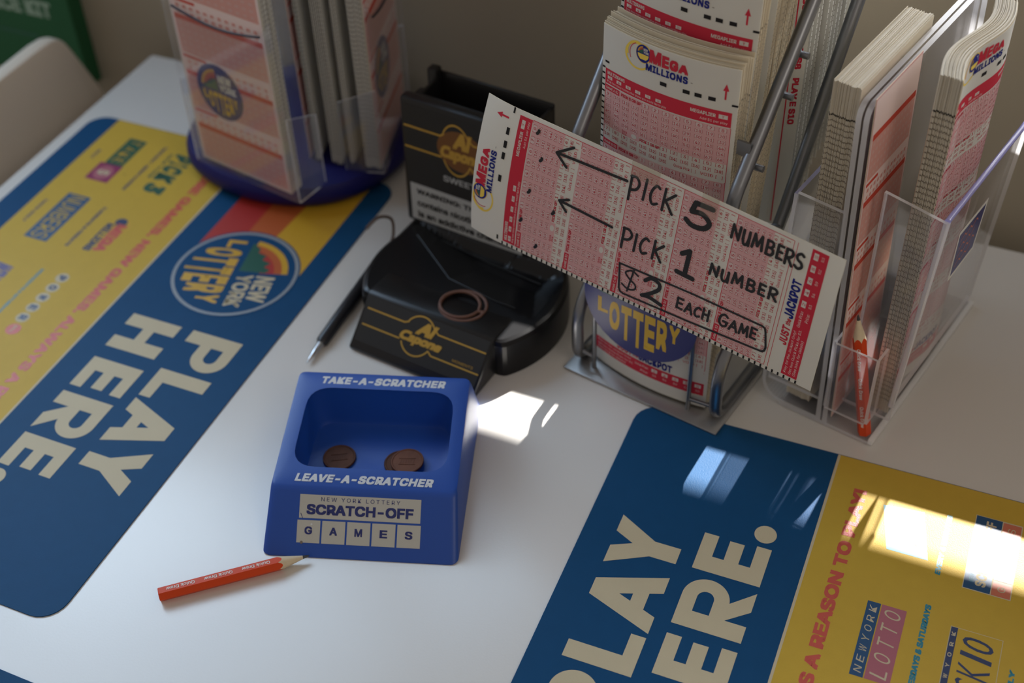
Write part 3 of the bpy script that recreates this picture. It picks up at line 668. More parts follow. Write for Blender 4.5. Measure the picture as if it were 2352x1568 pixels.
# slips in the rack: F(u, v, d) in rack coordinates
def face(bs, bz, ts, tz, bow, dx=0, x0=9.0, tl=0, tr=0, W_=87.0):
    """front face bottom (s,z) to top (s,z); bow towards the viewer; tl/tr extra set-back left/right"""
    def F(u, v, d):
        s = bs+(ts-bs)*v-bow*(1-(2*u-1)**2)+tl*(1-u)+tr*u-d; z = bz+(tz-bz)*v
        return tuple(rk(x0+W_*u+dx*v, s, z))
    return F
def rel(F, c):
    return lambda u, v, d: tuple(Vector(F(u, v, d))-c)
def put_sheet(name, F, label, c, cat='slip', group=None, **k):
    mb = sheet(name, rel(F, c), **k); o = mb.build(name, None, c); return tag(o, label, cat, group)
def rack_stack(tag_label, front_label, n, bs, bz, ts, tz, bow, dsb, dst, art, clip, tl=0, tr=0, grp='', extra=None, zj=2.0, aged=False, cat='slip', mats=None):
    c = rk(52, bs, bz)
    put_sheet('play_slip', face(bs, bz, ts, tz, bow, tl=tl, tr=tr), front_label, c, cat, art=art, clip=clip, extra=extra)
    proto = None; ang = math.atan2(dst-dsb, tz-bz)
    for i in range(1, n):
        if proto is None:
            proto = sheet('play_slip', rel(face(bs, bz, ts, tz, bow, tl=tl, tr=tr), c), matn='paper_cream', th=.34).build('play_slip', None, c); o = proto
        else: o = proto.copy(); C.objects.link(o)
        p = rk(52+random.uniform(-.5, .5), bs+dsb*i, bz+random.uniform(0, zj)+(i % 4)*.4)
        # lean a little more with every sheet (turn about the rack's x axis)
        o.matrix_world = Matrix.Translation(p*K) @ Matrix.Rotation(-ang*i, 4, rax)
        tag(o, tag_label, cat, grp)
rack_stack('white play slip bundled behind the front slip of the steel rack', 'front play slip in the steel rack, behind the round blue seal', 15, 15, 5, 21, 254, 6, .42, 1.05, SLIP, None, tl=1, tr=-3, grp='slips in the rack front bundle', zj=3)
rack_stack('white play slip bundled in the second tier of the steel rack', 'play slip in the second rack tier, its red band showing above the front bundle', 11, 25, 43, 40, 290, 5, .5, 1.0, SLIP, lambda x, y: y > 140, tl=2, tr=-4, grp='slips in the rack second bundle')
rack_stack('cream play slip packed in the thick third bundle of the steel rack', 'front slip of the thick third bundle, behind the second rack tier', 24, 36, 62, 57, 305, 3, .72, 1.25, SLIP, lambda x, y: y > 205, grp='slips in the rack third bundle')
# rear tier: loose sheets whose right edge turns towards the viewer's right
def curl(bs, bz, ts, tz, x0=12.0, W_=86.0, a=1.0):
    def F(u, v, d):
        s = bs+(ts-bs)*v; x = x0+W_*u; z = bz+(tz-bz)*v; n = 0
        if u > .90 and a:
            t = (u-.90)*W_; x = x0+W_*.90+t*.85; s += t*.55; return tuple(rk(x+d*.55, s-d*.85, z))
        return tuple(rk(x, s-d, z))
    return F
def play_text(mb, G):
    P = Print()
    for i, t_ in enumerate(('PLAY C S6', 'PLAY D S8', 'PLAY E S10')):
        P.T = lambda x, y, i=i: (78.9+y, 170.6-i*35.4-x)
        P.text(t_, 0, -1.9, 30, 1.9, 'ink_red', 2, bold=.04); P.T = lambda x, y: (x, y)
    P.rect(74.6, 2, 75.2, 211, 'ink_red', 1); P.put(mb, G)
c = rk(52, 98, 96)
put_sheet('play_slip', curl(98, 96, 99, 326), 'white slip printed PLAY D in red along its turned edge, in the rack', c, art=None, extra=play_text, nu=20)
proto = None
for i in range(1, 12):
    if proto is None: proto = sheet('play_slip', rel(curl(98, 96, 99, 320, a=0), c), nu=4, matn='paper', edge='paper', th=1.1).build('play_slip', None, c); o = proto
    else: o = proto.copy(); C.objects.link(o)
    o.location = rk(52+random.uniform(-2.5, 1.0), 101+i*5.2, 96+6+i*2.6)*K
    tag(o, 'loose white slip in the rear tier of the steel rack, edge bright with daylight', 'slip', 'loose slips in the rack rear tier')

# ------------------------------------------------------------------ the hand-lettered slip taped across the rack
cTL, cTR, cBR, cBL = Vector((-309.1, 598.3, 108.0)), Vector((-299.3, 613.5, 200.1)), Vector((-71.0, 560.2, 184.8)), Vector((-76.6, 549.5, 96.3))
tn = (cBL-cTL).cross(cTR-cTL).normalized()
if tn.y > 0: tn = -tn
def tick_F(u, v, d):
    vv = 1-v; p = (cTL*(1-u)+cTR*u)*(1-vv)+(cBL*(1-u)+cBR*u)*vv
    bow = 5.5*max(0, 1-vv/.45)**1.5*(1-(2*u-1)**2)-1.0*math.sin(PI*vv)
    curl_ = -10*max(0, (.10-vv)/.10)**2
    return p+tn*(bow+d+curl_*.25)
def hw_art():
    P = Print(); P.T = lambda x, y: (y, 213-x)      # handwriting runs down the slip: x along, y across
    G = {'P': [[(.1, 0), (.12, 1)], [(.05, .97), (.6, 1.0), (.95, .78), (.7, .52), (.12, .42)]], 'I': [[(.4, 0), (.6, 1)]], 'C': [[(.95, .92), (.6, 1), (.2, .7), (.1, .3), (.4, 0), (.9, .12)]],
         'K': [[(.1, 0), (.15, 1)], [(.95, .92), (.2, .45)], [(.25, .5), (.9, 0)]], 'N': [[(.08, 0), (.12, 1)], [(.12, .98), (.85, .05)], [(.85, .02), (.92, 1)]],
         'U': [[(.1, 1), (.1, .35), (.3, .02), (.65, .05), (.85, .4), (.9, 1)], [(.9, 1), (.92, .02)]], 'M': [[(.02, 0), (.15, 1)], [(.15, 1), (.5, .2)], [(.5, .2), (.85, 1)], [(.85, 1), (.98, 0)]],
         'B': [[(.12, 0), (.12, 1)], [(.1, .98), (.7, .98), (.85, .75), (.6, .55), (.15, .52)], [(.15, .52), (.75, .5), (.95, .25), (.7, .02), (.1, .02)]],
         'E': [[(.12, 0), (.12, 1)], [(.12, .98), (.9, .98)], [(.12, .52), (.8, .52)], [(.12, .02), (.92, .02)]], 'R': [[(.1, 0), (.12, 1)], [(.08, .97), (.65, 1), (.9, .76), (.6, .52), (.14, .45)], [(.35, .46), (.95, 0)]],
         'S': [[(.9, .9), (.55, 1), (.15, .8), (.3, .55), (.75, .42), (.9, .18), (.5, 0), (.05, .12)]], 'A': [[(.02, 0), (.5, 1)], [(.5, 1), (.95, 0)], [(.2, .36), (.8, .36)]],
         'H': [[(.1, 0), (.1, 1)], [(.1, .5), (.9, .5)], [(.9, 0), (.9, 1)]], 'G': [[(.9, .85), (.55, 1), (.15, .75), (.08, .3), (.4, 0), (.85, .1), (.9, .42)], [(.5, .42), (.98, .42)]],
         '5': [[(.95, .98), (.28, .95)], [(.28, .95), (.18, .55)], [(.18, .55), (.6, .62), (.92, .38), (.75, .08), (.3, 0), (.02, .14)]], '1': [[(.15, .78), (.55, 1.0)], [(.55, 1.0), (.52, .03)], [(.05, .02), (.98, .0)]],
         '2': [[(.08, .78), (.35, 1), (.72, .92), (.75, .65), (.4, .3), (.05, .06)], [(.05, .06), (.4, .12), (.98, .02)]], '$': [[(.9, .82), (.5, .92), (.15, .74), (.4, .55), (.8, .4), (.85, .2), (.45, .08), (.05, .2)], [(.42, -.02), (.62, 1.05)]]}
    def word(cs, wd):
        for ch, x0, y0, x1, y1 in cs:
            for st in G[ch]: P.stroke([(x0+(x1-x0)*a, y0+(y1-y0)*b) for a, b in st], wd, 'marker', 6)
    word([('P', 93.3, 61, 99.2, 75), ('I', 101.2, 64.5, 103.8, 76.6), ('C', 105.6, 64.5, 111, 75.6), ('K', 113, 63.6, 120.4, 76.2)], 1.5)
    word([('5', 127.6, 63, 142, 77)], 2.9)
    word([('N', 153.4, 66.6, 158.3, 74.4), ('U', 159.6, 66, 163.6, 74), ('M', 165.2, 66.8, 170.8, 74.8), ('B', 172.6, 66.6, 177, 74.6), ('E', 178.6, 67, 182, 74.8), ('R', 183.2, 66.2, 187.6, 74.8), ('S', 188.6, 66.6, 193, 75.4)], 1.55)
    word([('P', 94.4, 32, 100.4, 44), ('I', 102, 33, 103.4, 43.4), ('C', 105.4, 34, 110.4, 43.6), ('K', 113, 33.6, 119.4, 44.8)], 1.5)
    word([('1', 128.2, 32.8, 138.4, 48)], 2.7)
    word([('N', 146.4, 40.6, 151.4, 47), ('U', 153, 40.2, 157.4, 46.4), ('M', 159.4, 41.4, 165.2, 48), ('B', 167.4, 41.6, 172, 48.2), ('E', 174, 42.4, 177.8, 48.8), ('R', 179.6, 42.6, 184.4, 49.4)], 1.5)
    word([('$', 99, 7.6, 109, 22)], 1.05); word([('2', 111.4, 8.2, 124.2, 21.8)], 2.2)
    word([('E', 132.4, 11.8, 136.4, 18.2), ('A', 137.6, 11.6, 142, 17.8), ('C', 143, 12, 146.6, 17.8), ('H', 147.8, 12.2, 151.6, 19)], 1.35)
    word([('G', 157.2, 13.8, 162.2, 21.2), ('A', 163.4, 13.8, 168, 20), ('M', 169.2, 14.2, 174, 20.6), ('E', 175.2, 15, 178.8, 21.4)], 1.35)
    P.line([(96.1, 22.1), (98.2, 7), (99.4, 5.2), (101.1, 4.7), (140, 6.6), (183.4, 9.9), (184.6, 11), (185, 13.3), (182.9, 22.8), (182.2, 24.4), (180.6, 25), (140, 24.2), (96.1, 22.1)], 1.15, 'marker', 6)
    P.line([(91.7, 70.8), (48.8, 69.2)], 1.5, 'marker', 6); P.line([(58.1, 75.8), (48.6, 69.2), (55.7, 63.4)], 1.5, 'marker', 6)
    P.line([(87.9, 40.9), (55, 43.1)], 1.5, 'marker', 6); P.line([(60.6, 45.8), (54.9, 43.1), (59.9, 38.1)], 1.5, 'marker', 6)
    for u, v in ((75.7, 35.7), (61.6, 40.4), (40.9, 36.4), (21.7, 33.7), (8.8, 44.6), (34.2, 52.5)): P.stroke([(v-.5, u-.9), (v+.2, u), (v+.3, u+.9)], 1.7, 'marker', 6)
    return P
HW = hw_art()
c = (cTL+cTR+cBR+cBL)/4
mb = sheet('lettered_slip', lambda u, v, d: tuple(tick_F(u, v, d)-c), art=SLIP, nu=24, nv=48, th=.25, ticks=False, extra=lambda m_, G_: HW.put(m_, G_))
o = mb.build('lettered_slip', None, c); tag(o, 'play slip with black handwriting PICK 5 NUMBERS taped sideways across the steel rack', 'slip')

# clear tape holding the lettered slip
slip = o
for (u0, v0, u1, v1) in ((.90, .435, 1.06, .515), (.86, .63, 1.05, .675)):
    m = MB(); G_ = [[Vector(tick_F(u0+(u1-u0)*i/4, 1-(v0+(v1-v0)*j/4), .75))-c for i in range(5)] for j in range(5)]
    m.add([p for r_ in G_ for p in r_], [(j*5+i, j*5+i+1, j*5+i+6, j*5+i+5) for j in range(4) for i in range(4)], 'tape', True); m.build('tape_strip', slip)

# ------------------------------------------------------------------ clear acrylic double holder
HO, HA = Vector((-45.3, 612.7, 0)), -12.793
hax = Vector((math.cos(R(HA)), math.sin(R(HA)), 0)); hay = Vector((-hax.y, hax.x, 0))
def hk(x, y, z=0): return HO+hax*x+hay*y+Vector((0, 0, z))
hold = thing('slip_holder', 'clear acrylic two-pocket holder full of play slips, right of the wire rack', 'holder', HO, HA)
m = MB(); m.panel((-62, 0, .9), (-62, 160, .9), (0, 160, .9), (0, 0, .9), (0, 0, -0) if False else (0, 0, 2.4)); m.build('base', hold)
m = MB(); m.panel((0, 0, .9), (0, 160, .9), (0, 160, 5.5), (0, 0, 5.5), (3.4, 0, 0), 'acrylic_shine', 'acrylic_shine'); o = m.build('base_lip', hold, bevel=.8); o['label'] = 'base edge strip coloured white for its shine'  # white material puts the lip's specular shine into its colour
# J-shaped left wall: curved up from the base
prof = [(-36, 3)] + [(-61+(-15)*math.sin(R(a)), 3.0+16-16*math.cos(R(a))) for a in range(0, 91, 10)] + [(-75, 60), (-71.5, 168)]
m = MB()
for (x0, z0), (x1, z1) in zip(prof[:-1], prof[1:]):
    m.add([(x0, 0, z0), (x1, 0, z1), (x1, 112, z1), (x0, 112, z0)], [(0, 1, 2, 3)], 'acrylic', True)
    nx, nz = (z1-z0), -(x1-x0); l_ = math.hypot(nx, nz); nx, nz = nx/l_*2.4, nz/l_*2.4
    m.add([(x0+nx, 0, z0+nz), (x1+nx, 0, z1+nz), (x1+nx, 112, z1+nz), (x0+nx, 112, z0+nz)], [(3, 2, 1, 0)], 'acrylic', True)
    m.add([(x0, 0, z0), (x1, 0, z1), (x1+nx, 0, z1+nz), (x0+nx, 0, z0+nz)], [(0, 1, 2, 3)], 'acrylic_edge'); m.add([(x0, 112, z0), (x1, 112, z1), (x1+nx, 112, z1+nz), (x0+nx, 112, z0+nz)], [(0, 1, 2, 3)], 'acrylic_edge')
x1, z1 = prof[-1]; m.add([(x1, 0, z1), (x1, 112, z1), (x1+2.4, 112, z1), (x1+2.4, 0, z1)], [(0, 1, 2, 3)], 'acrylic_violet'); m.build('left_pocket_wall', hold)
m = MB(); m.panel((-72, 0, 20), (-36, 0, 20), (-40.5, 0, 166.5), (-69.5, 0, 168.5), (0, 2.4, 0)); m.build('left_end_panel', hold)
def rounded_back(xb, xt, th, nm):
    pts = [(0, 2), (160, 2), (160, 238)] + [(9-9*math.sin(R(a)), 229+9*math.cos(R(a))) for a in range(0, 91, 15)]
    f = lambda y, z, o_: (xb+(xt-xb)*z/238+o_, y, z)
    m = MB(); a = [f(y, z, 0) for y, z in pts]; b = [f(y, z, th) for y, z in pts]; n = len(pts)
    m.add(a+b, [tuple(range(n)), tuple(range(n, 2*n))[::-1]], 'acrylic'); m.add(a+b, [(k, (k+1) % n, n+(k+1) % n, n+k) for k in range(n)], 'acrylic_edge'); return m.build(nm, hold)
rounded_back(-36, -43.2, 3.2, 'divider'); rounded_back(-31.5, -38.8, 3.2, 'divider')
# right pocket: raised floor, sloping front wall, end panel and its seam
m = MB(); m.panel((-30, 16, 12), (-3, 16, 12), (-3, 132, 12), (-30, 132, 12), (0, 0, 2.2)); m.build('pocket_floor', hold)
m = MB(); m.tube(smooth_path([(5.0, 16.2, 26), (5.2, 16.0, 32), (9, 15.9, 105), (12.4, 15.8, 174)], 6), 1.9, 'acrylic_edge', 12); m.build('corner_bend', hold)
m = MB(); m.tube([(12.4, 15.8, 174.2), (12.4, 134, 174.2)], 1.7, 'acrylic_violet', 12); m.build('wall_rim', hold)
m = MB(); m.panel((3.5, 17, 30), (3.5, 134, 30), (11, 134, 174), (11, 17, 174), (2.6, 0, 0), 'acrylic', 'acrylic_edge'); fw_ = m.build('right_pocket_wall', hold)
m = MB(); m.panel((-24.5, 15.5, 14), (6.2, 15.5, 14), (13, 15.5, 174), (-24.5, 15.5, 180), (0, -2.2, 0)); m.build('right_end_panel', hold)
m = MB(); m.box(-24.5, 15.6, 74, -23.4, 16.4, 178, 'acrylic_edge'); m.build('seam', hold)
# pencil pocket on the front
m = MB(); bx = (-31, -4.2, 0, 12.5, 17, 72.5); t_ = 1.6
m.panel((bx[0], 0, 17), (bx[1], 0, 17), (bx[1], 0, 72.5), (bx[0], 0, 72.5), (0, -t_, 0)); m.panel((bx[1], 0, 17), (bx[1], 12.5, 17), (bx[1], 12.5, 72.5), (bx[1], 0, 72.5), (t_, 0, 0))
m.panel((bx[0], 0, 17), (bx[0], 12.5, 17), (bx[0], 12.5, 72.5), (bx[0], 0, 72.5), (-t_, 0, 0)); m.build('pencil_pocket', hold)
# blue sticker on the outside of the right wall
m = MB(); P = Print()
P.poly([(52, 104), (90, 104), (90, 144), (46, 146)], 'logo_white', 0); P.poly([(54, 107), (87.5, 107), (87.5, 141), (48.5, 142.5)], 'logo_deep', 1)
for k in range(4):
    y = 136-k*7.2; P.stroke([(54+k*1.0+i*4.2, y+(1.6 if i % 2 else -1.6)) for i in range(7-k % 2)], .9, 'logo_coral', 2)
P.put(m, lambda x, y, d: (6.5+7*(y-14)/160+d, x, y)); o = m.build('sticker', fw_); o['label'] = 'faded dark blue sticker with orange squiggles'; o.parent = fw_
# slips in the holder
def hface(x, y0, zb, zt, sgn, curve=None, W_=SW, lean=0):
    """slips standing along the holder's depth; sgn = +1 printed face to the right"""
    def F(u, v, d):
        y = y0+W_*(u if sgn > 0 else 1-u); xx = x+(curve(u) if curve else 0)+lean*v
        return tuple(hk(xx+sgn*d, y, zb+(zt-zb)*v))
    return F
def holder_stack(n, x0, dx, y0, zb, zt, curve, front, front_label, lab, grp, zj, matn='paper_aged', sgn=1, th=.4):
    c = hk(x0, y0+45, zb)
    if front: put_sheet('play_slip', hface(x0, y0, zb, zt, sgn, curve), front_label, c, art=front, nv=8, th=th)
    pr = None
    for i in range(1 if front else 0, n):
        if pr is None: pr = sheet('play_slip', rel(hface(x0, y0, zb, zt, sgn, curve), c), matn='paper_cream', edge=matn, nv=4, tickmat='edge_mark', th=th).build('play_slip', None, c); o = pr
        else: o = pr.copy(); C.objects.link(o)
        o.location = hk(x0+dx*i, y0+45+random.uniform(-.35, .35), zb+random.uniform(0, zj))*K
        tag(o, lab, 'slip', grp)
holder_stack(40, -44.6, -.41, 6, 8, 243, lambda u: -7*u*0+0, None, '', 'cream play slip packed upright in the left pocket of the acrylic holder', 'slips in the holder left pocket', 1.0, th=.34)
sc = lambda u: -7.5*u+4.2*math.sin(u*2*PI)*-1
holder_stack(30, 3.2, -.42, 18.5, 14.6, 258, sc, SLIP, 'play slip facing right at the front of the acrylic right pocket', 'cream play slip in the curved bundle of the acrylic right pocket', 'slips in the holder right pocket', 1.0, th=.34)
c = hk(-29, 40, 8)
put_sheet('pink_slip', hface(-26.6, 2, 8, 243, 1, None, 58, -7.6), 'salmon pink slip glowing against the clear divider of the acrylic holder', c, art=PINK, matn='ink_pink', ticks=False)
pb, pt = hk(-4.6, 5.4, 3.6), hk(-24.5, 9.0, 92)
pencil('golf_pencil', 'short orange pencil standing upright in the acrylic pencil pocket', (pt-pb).length, pb, axis_frame(pb, pt, (0, -1, 0)), 30)

# ------------------------------------------------------------------ black cigarillo display
DO, DA = Vector((-391.5, 569, 0)), -7
disp = thing('counter_display', 'black cigarillo display with gold lettering and an upright bin, behind the blue tray', 'display', DO, DA)
m = MB(); n = 160; cx, cy, r0 = 50, 72, 72
def rad(a):
    ca, sa = math.cos(a), math.sin(a); r_ = r0
    # squared rear corners and squared front block
    best = min(r_, (27-cy)/sa) if sa < 0 else r_
    for (hx0, hx1, hy0, hy1) in ((-20-cx, 84-cx, 60-cy, 166-cy), (-1-cx, 101-cx, 27-cy, 100-cy)):
        tx = (hx1 if ca > 0 else hx0)/ca if abs(ca) > 1e-6 else 1e9; ty = (hy1 if sa > 0 else hy0)/sa if abs(sa) > 1e-6 else 1e9
        best = max(best, min(tx, ty)) if min(tx, ty) > 0 else best
    return best
rr = [rad(2*PI*k/n) for k in range(n)]; rr = [(rr[k-1]+2*rr[k]+rr[(k+1) % n])/4 for k in range(n)]
def hz(x, y):
    # trough in front of the bin: two sloping facets meeting at a crease
    d1 = (x-.4)*.54+(y-92)*.84; d2 = (x-40.6)*.115+(y-66.2)*.993
    return 30-max(0, min(8, min(d1, d2)*.28, (112-y)*1.2, (112-x)*.5))
rings = [(1.0, 0, 0), (1.0, 0, 22), (.995, 0, 26), (.975, 0, 29), (.94, 0, 30)] + [(q, 1, 0) for q in [.91-.025*i for i in range(36)]+[.012]]
L = []
for q, hf, z in rings:
    g = []
    for k in range(n):
        a = 2*PI*k/n; x, y = cx+rr[k]*q*math.cos(a), cy+rr[k]*q*math.sin(a); g.append((x, y, hz(x, y) if hf else z))
    L.append(g)
m.loops(L, 'black_gloss')
m.tube([(-6, 96, 29.9), (.4, 92, 30), (40.6, 66.2, 30), (79.5, 61.7, 30), (96, 62, 29.9)], .55, 'black_plastic', 8); m.tube([(6, 104, 25.6), (50, 101.5, 22.3), (95, 98, 23)], .55, 'black_plastic', 8)  # thin ridges added along the creases to catch highlights
m.build('base', disp, angle=13)
m = MB(); prof = [(-.5, 0), (-1.5, 3.5), (27.5, 31), (31, 31.6), (52, 30.4), (52, 0)]
vs = [(x, y, z) for x in (-.5, 100.5) for y, z in prof]; k = len(prof)
m.add(vs, [tuple(range(k)), tuple(range(k, 2*k))[::-1]]+[(i, k+i, k+(i+1) % k, (i+1) % k) for i in range(k)], 'black_plastic'); m.build('front_block', disp, bevel=1.6)
fy, fz = 29.0, 27.5; fl_ = math.hypot(fy, fz); ny, nz = -fz/fl_, fy/fl_
def fslope(x, y, d): return (x, -1.5+fy/fl_*y+ny*(d+.06), 3.5+fz/fl_*y+nz*(d+.06))
def cig_label(P, S=1.0, glow=False):
    if glow: P.ell(50, 23.5, 20, 11, 'glow_ink', 0)
    P.line([(3, 29.5), (33, 29.5), (36, 31)], 1.0, 'gold_ink', 1); P.arc(46, 25.5, 11.4, 12.4, 30, 150, 'gold_ink', 1); P.line([(57, 31.6), (60, 29.5), (97, 29.5)], 1.0, 'gold_ink', 1)
    P.line([(3, 18), (33, 18)], 1.0, 'gold_ink', 1); P.line([(60, 14.5), (97, 14.5)], 1.0, 'gold_ink', 1); P.arc(46, 22, 11.4, 12.4, 205, 335, 'gold_ink', 1); P.line([(57, 16.6), (60, 14.5)], 1, 'gold_ink', 1)
    P.text('Al', 43, 24.8, 56, 34.2, 'gold_ink', 2, f='b', bold=.06, shear=.35); P.text('Capone', 31, 16.4, 64, 25.2, 'gold_ink', 2, f='b', bold=.06, shear=.35)
P = Print(); cig_label(P); P.text('MOMENTS', 76, 16.4, 92, 18.2, 'gold_ink', 1, bold=0)
m = MB(); m.add([fslope(2, 6, .0), fslope(98.5, 6, .0), fslope(98.5, 38, .0), fslope(2, 38, .0)], [(0, 1, 2, 3)], 'black_card'); P.put(m, lambda x, y, d: fslope(x+1, y, d)); o = m.build('front_label', disp); o['label'] = 'black card with gold script'
# upright bin with open top, tilted slightly back
def tb(x, y, z): return (x-18-.06*(z-30)*1.6, y+112+.17*(z-30), z)
m = MB()
def tbox(x0, y0, z0, x1, y1, z1, mm): m.hexa([tb(x, y, z) for z in (z0, z1) for y in (y0, y1) for x in (x0, x1)], mm)
tbox(0, 12, 26, 94, 14.5, 118, 'black_plastic'); tbox(0, 40, 26, 94, 42.5, 121, 'black_plastic'); tbox(0, 12, 26, 3, 42, 118, 'black_plastic'); tbox(91, 12, 26, 94, 42, 119, 'black_plastic'); tbox(2, 13, 26, 92, 41, 40, 'black_plastic')
m.build('bin', disp, bevel=1.1)
m = MB(); tbox(-7, 0, 27, 93, 9.5, 121, 'black_plastic'); m.build('front_panel', disp, bevel=2.2)
m = MB(); tbox(-5, 14, 70, 0, 24, 116, 'black_plastic'); tbox(-6, 34, 60, 2, 42, 124, 'black_plastic'); m.build('side_hook', disp, bevel=1.2)
def bfront(x, y, d): p = tb(x-7, -d-.1, 27+y); return p
m = MB(); P = Print(); old = P.T; P.T = lambda x, y: (x, 34+y*1.35)
cig_label(P, glow=True); P.T = old
P.text('SWEETS', 34, 40.5, 66, 45, 'warn_grey', 2, bold=.02); P.rect(5, 3, 97, 31, 'warn_grey', 1, 99)
for k, t_ in enumerate(('WARNING: This product', 'contains nicotine. Nicotine', 'is an addictive chemical.')): P.text(t_, 10, 22.5-k*8.6, 92, 27.4-k*8.6, 'ink_black', 2, bold=.03)
m.add([bfront(3, 2, 0), bfront(98, 2, 0), bfront(98, 90, 0), bfront(3, 90, 0)], [(0, 1, 2, 3)], 'black_card'); P.put(m, bfront); o = m.build('bin_label', disp); o['label'] = 'black and gold card with a grey warning block'
# rubber band coiled on the display
m = MB(); q = hz
ctr = Vector((-300.5, 620.0, 0))
pts = []
for k in range(72):
    a = 4*PI*k/72; r_ = 14.0+(1.3 if k < 36 else -1.0); pts.append((r_*math.cos(a)*1.05+(0.8 if k < 36 else -1.2), r_*math.sin(a)*.98+(.6 if k < 36 else 0), 1.1+(1.6 if k >= 36 else 0)*math.sin(PI*((k-36)/36 if k >= 36 else 0))**.5))
m.tube(pts, 1.1, 'rubber', 8, closed=True)
o = m.build('rubber_band', None, (-322.5, 606, 30.2)); tag(o, 'brown rubber band coiled twice on top of the black display', 'rubber band')

# ------------------------------------------------------------------ pen
a, b = Vector((-410.8, 543.2, 2.6)), Vector((-413.6, 668, 4.9)); fr = axis_frame(a, b)
pen = thing('ballpoint_pen', 'black ballpoint pen with a silver tip lying left of the black display', 'pen'); pen.matrix_world = Matrix.Translation(a*K) @ fr.to_4x4(); Lp = (b-a).length
m = MB(); m.lathe([(2.6, 19), (4.3, 22), (4.8, 60), (4.8, Lp-6), (3.6, Lp)], 'pen_black', 24); m.build('barrel', pen)
m = MB(); m.lathe([(.45, 0), (.6, 2), (1.1, 2.6), (2.2, 12), (2.7, 19.5)], 'chrome', 24); m.build('tip', pen)
m = MB(); m.tube(smooth_path([(0, 0, Lp-1), (5, 0, Lp+10), (16, -3, Lp+16), (24, -8, Lp+6), (22, -12, Lp-6)], 8), 1.2, 'cord', 8); m.build('cord', pen)

# ------------------------------------------------------------------ three-sided ticket spinner
SC = Vector((-537, 770, 0))
spin = thing('ticket_spinner', 'clear three-sided ticket spinner on a deep blue base, far left of the table', 'display stand', SC)
def sr(a, off):
    d = lambda c: ((math.degrees(a)-c+180) % 360-180)
    return 92+5*math.exp(-(d(224)/26)**2)+4*math.exp(-(d(312)/24)**2)-off
m = MB(); m.loops([[(-4+sr(2*PI*k/96, o_)*math.cos(2*PI*k/96), 1+sr(2*PI*k/96, o_)*math.sin(2*PI*k/96)*.985, z) for k in range(96)] for o_, z in ((24, .9), (10, 1.4), (4, 4.5), (0, 11), (.4, 18), (3, 22), (9, 23), (40, 23))], 'spinner_blue'); m.build('base', spin)
m = MB(); m.lathe([(14, 22), (14, 330)], 'acrylic', 32); m.build('column', spin)
SIDES = [(-100.7, Vector((-541.5, 685, 0))), (14.5, Vector((-459.5, 777, 0))), (137, Vector((-537-52, 770+48, 0)))]
class Side:
    def __init__(s, ang, c): s.n = Vector((math.cos(R(ang)), math.sin(R(ang)), 0)); s.t = Vector((-s.n.y, s.n.x, 0)); s.c = c
    def p(s, al, d, z, rel_=None): q = s.c+s.t*al-s.n*d+Vector((0, 0, z)); return q-rel_ if rel_ is not None else q
SD = [Side(*q) for q in SIDES]
for k, S_ in enumerate(SD):
    g = lambda al, d, z: S_.p(al, d, z, SC); hw_ = (52, 46, 46)[k]; zt = (160, 150, 110)[k]
    m = MB(); pts = [(-hw_, 22), (hw_, 22), (hw_, zt+14)] + [(hw_-10-(2*hw_-20)*i/8, zt-6*math.sin(PI*i/8)) for i in range(9)] + [(-hw_, zt+14)]
    a = [g(x, -1.2, z) for x, z in pts]; b_ = [g(x, .8, z) for x, z in pts]; q = len(pts)
    m.add(a+b_, [tuple(range(q)), tuple(range(q, 2*q))[::-1]], 'acrylic'); m.add(a+b_, [(i, (i+1) % q, q+(i+1) % q, q+i) for i in range(q)], 'acrylic'); m.build('pocket_front', spin)
    m = MB()
    for sx in (-1, 1):
        m = MB(); m.panel(g(sx*hw_, 0, 22), g(sx*hw_, 30, 22), g(sx*hw_, 30, 84), g(sx*hw_, 0, 96), S_.t*1.6*sx, 'acrylic', 'acrylic_edge'); m.build('pocket_side', spin)
    m = MB(); m.tube([g(x, -1.4, z+.6) for x, z in pts[3:12]], .9, 'spinner_dark', 8); o = m.build('front_rim', spin); o['label'] = 'dark curved rim of the clear pocket'
def sface(S_, al0, d0, zb, zt, W_=SW):
    def F(u, v, d): return tuple(S_.p(al0+W_*u, d0-d, zb+(zt-zb)*v))
    return F
def spin_stack(S_, al0, d0, n, dd, label, front_label, grp, W_=SW, art=PINK, extra=None, matn='paper', zt=271):
    c = S_.p(al0+W_/2, d0, 24)
    if front_label: put_sheet('lottery_slip', sface(S_, al0, d0, 24, zt, W_), front_label, c, art=art, extra=extra, ticks=False, nv=10)
    pr = None
    for i in range(1 if front_label else 0, n):
        if pr is None: pr = sheet('lottery_slip', rel(sface(S_, al0, d0, 24, zt, W_), c), nu=2, nv=2, matn=matn, edge='paper', th=.6).build('lottery_slip', None, c); o = pr
        else: o = pr.copy(); C.objects.link(o)
        o.location = (c-S_.n*dd*i+S_.t*random.uniform(-.8, .8)+Vector((0, 0, random.uniform(0, 2.5))))*K
        tag(o, label, 'slip', grp)
spin_stack(SD[0], -49, 3, 12, 1.0, 'pink and white slip stacked in the front pocket of the clear spinner', 'pink slip with a round seal filling the front pocket of the spinner', 'slips in the spinner front pocket', extra=pink_logo)
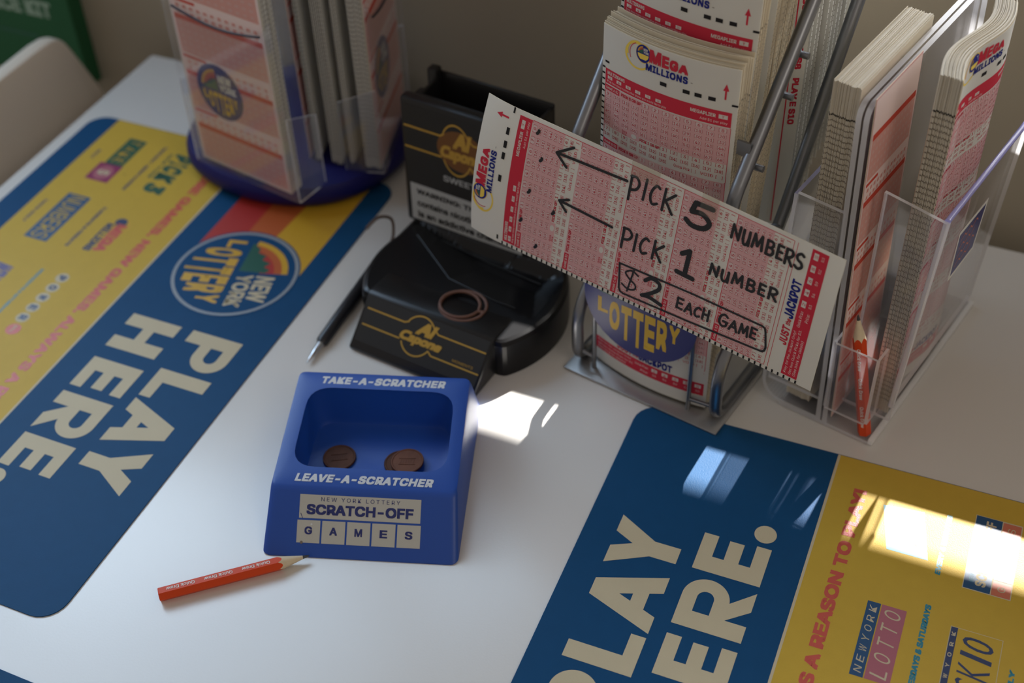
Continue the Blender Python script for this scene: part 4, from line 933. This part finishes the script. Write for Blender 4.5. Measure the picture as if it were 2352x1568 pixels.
spin_stack(SD[1], -45, 3, 11, 1.1, 'white slip stacked in the right pocket of the clear spinner', 'pink slip with a round seal seen edge-on in the right spinner pocket', 'slips in the spinner right pocket', W_=88, extra=pink_logo)
for d0, n, al, W_, art, lab in ((24, 3, -42, 60, None, 'white slip bundle edge beside the right pocket inside the spinner'), (34, 6, -42, 55, None, 'white slip bundle with grey edge marks in the middle of the spinner'), (52, 3, -40, 50, None, 'narrow white slip bundle behind the spinner front pocket')):
    spin_stack(SD[1], al, d0, n, 1.5, lab, None, lab+' group', W_=W_, zt=255)
put_sheet('lottery_slip', sface(SD[1], -37, 61, 24, 255, 40), 'dark pink slip face showing just right of the spinner front bundle', SD[1].p(-17, 61, 24), art=PINK, matn='ink_pink', ticks=False)

# ------------------------------------------------------------------ chair beside the table and the green box on the wall
ch = thing('side_chair', 'beige moulded chair with a rounded backrest at the left end of the table', 'chair', (-800, 600, -720))
pts = [(330, -230), (850, -230), (829, -42), (806, 12), (801, 22), (795, 29), (785, 33), (770, 34.5), (420, 34.5), (400, 30), (392, 20)]
m = MB(); a = [(-0, y-600, z+720) for y, z in pts]; b_ = [(-16, y-600, z+720) for y, z in pts]; q = len(pts)
m.add(a+b_, [tuple(range(q))[::-1], tuple(range(q, 2*q))]+[(i, (i+1) % q, q+(i+1) % q, q+i) for i in range(q)][::1], 'chair_plastic'); m.build('backrest', ch, bevel=4)
m = MB(); m.box(-15, -200, 400, 400, 200, 425, 'chair_plastic'); m.build('seat', ch, bevel=6)
for x in (5, 375):
    for y in (-180, 180): m = MB(); m.tube([(x, y, 0), (x, y, 402)], 13, 'chair_plastic', 14); m.build('leg', ch)
m = MB(); m.box(-1080, 848, -60, -833, 865.5, 260, 'sign_green')
P = Print(); P.text('ICE KIT', -921, 8, -855, 25, 'sign_text', 1, bold=.04); P.rect(-925, -16, -880, -13, 'logo_dkgreen', 1); P.put(m, lambda x, y, d: (x, 848-d, y))
c = Vector((-956, 857, -60)); o = m.build('wall_sign', None, (0, 0, 0)); tag(o, 'dark green sign with pale lettering on the wall beyond the beige chair', 'sign')
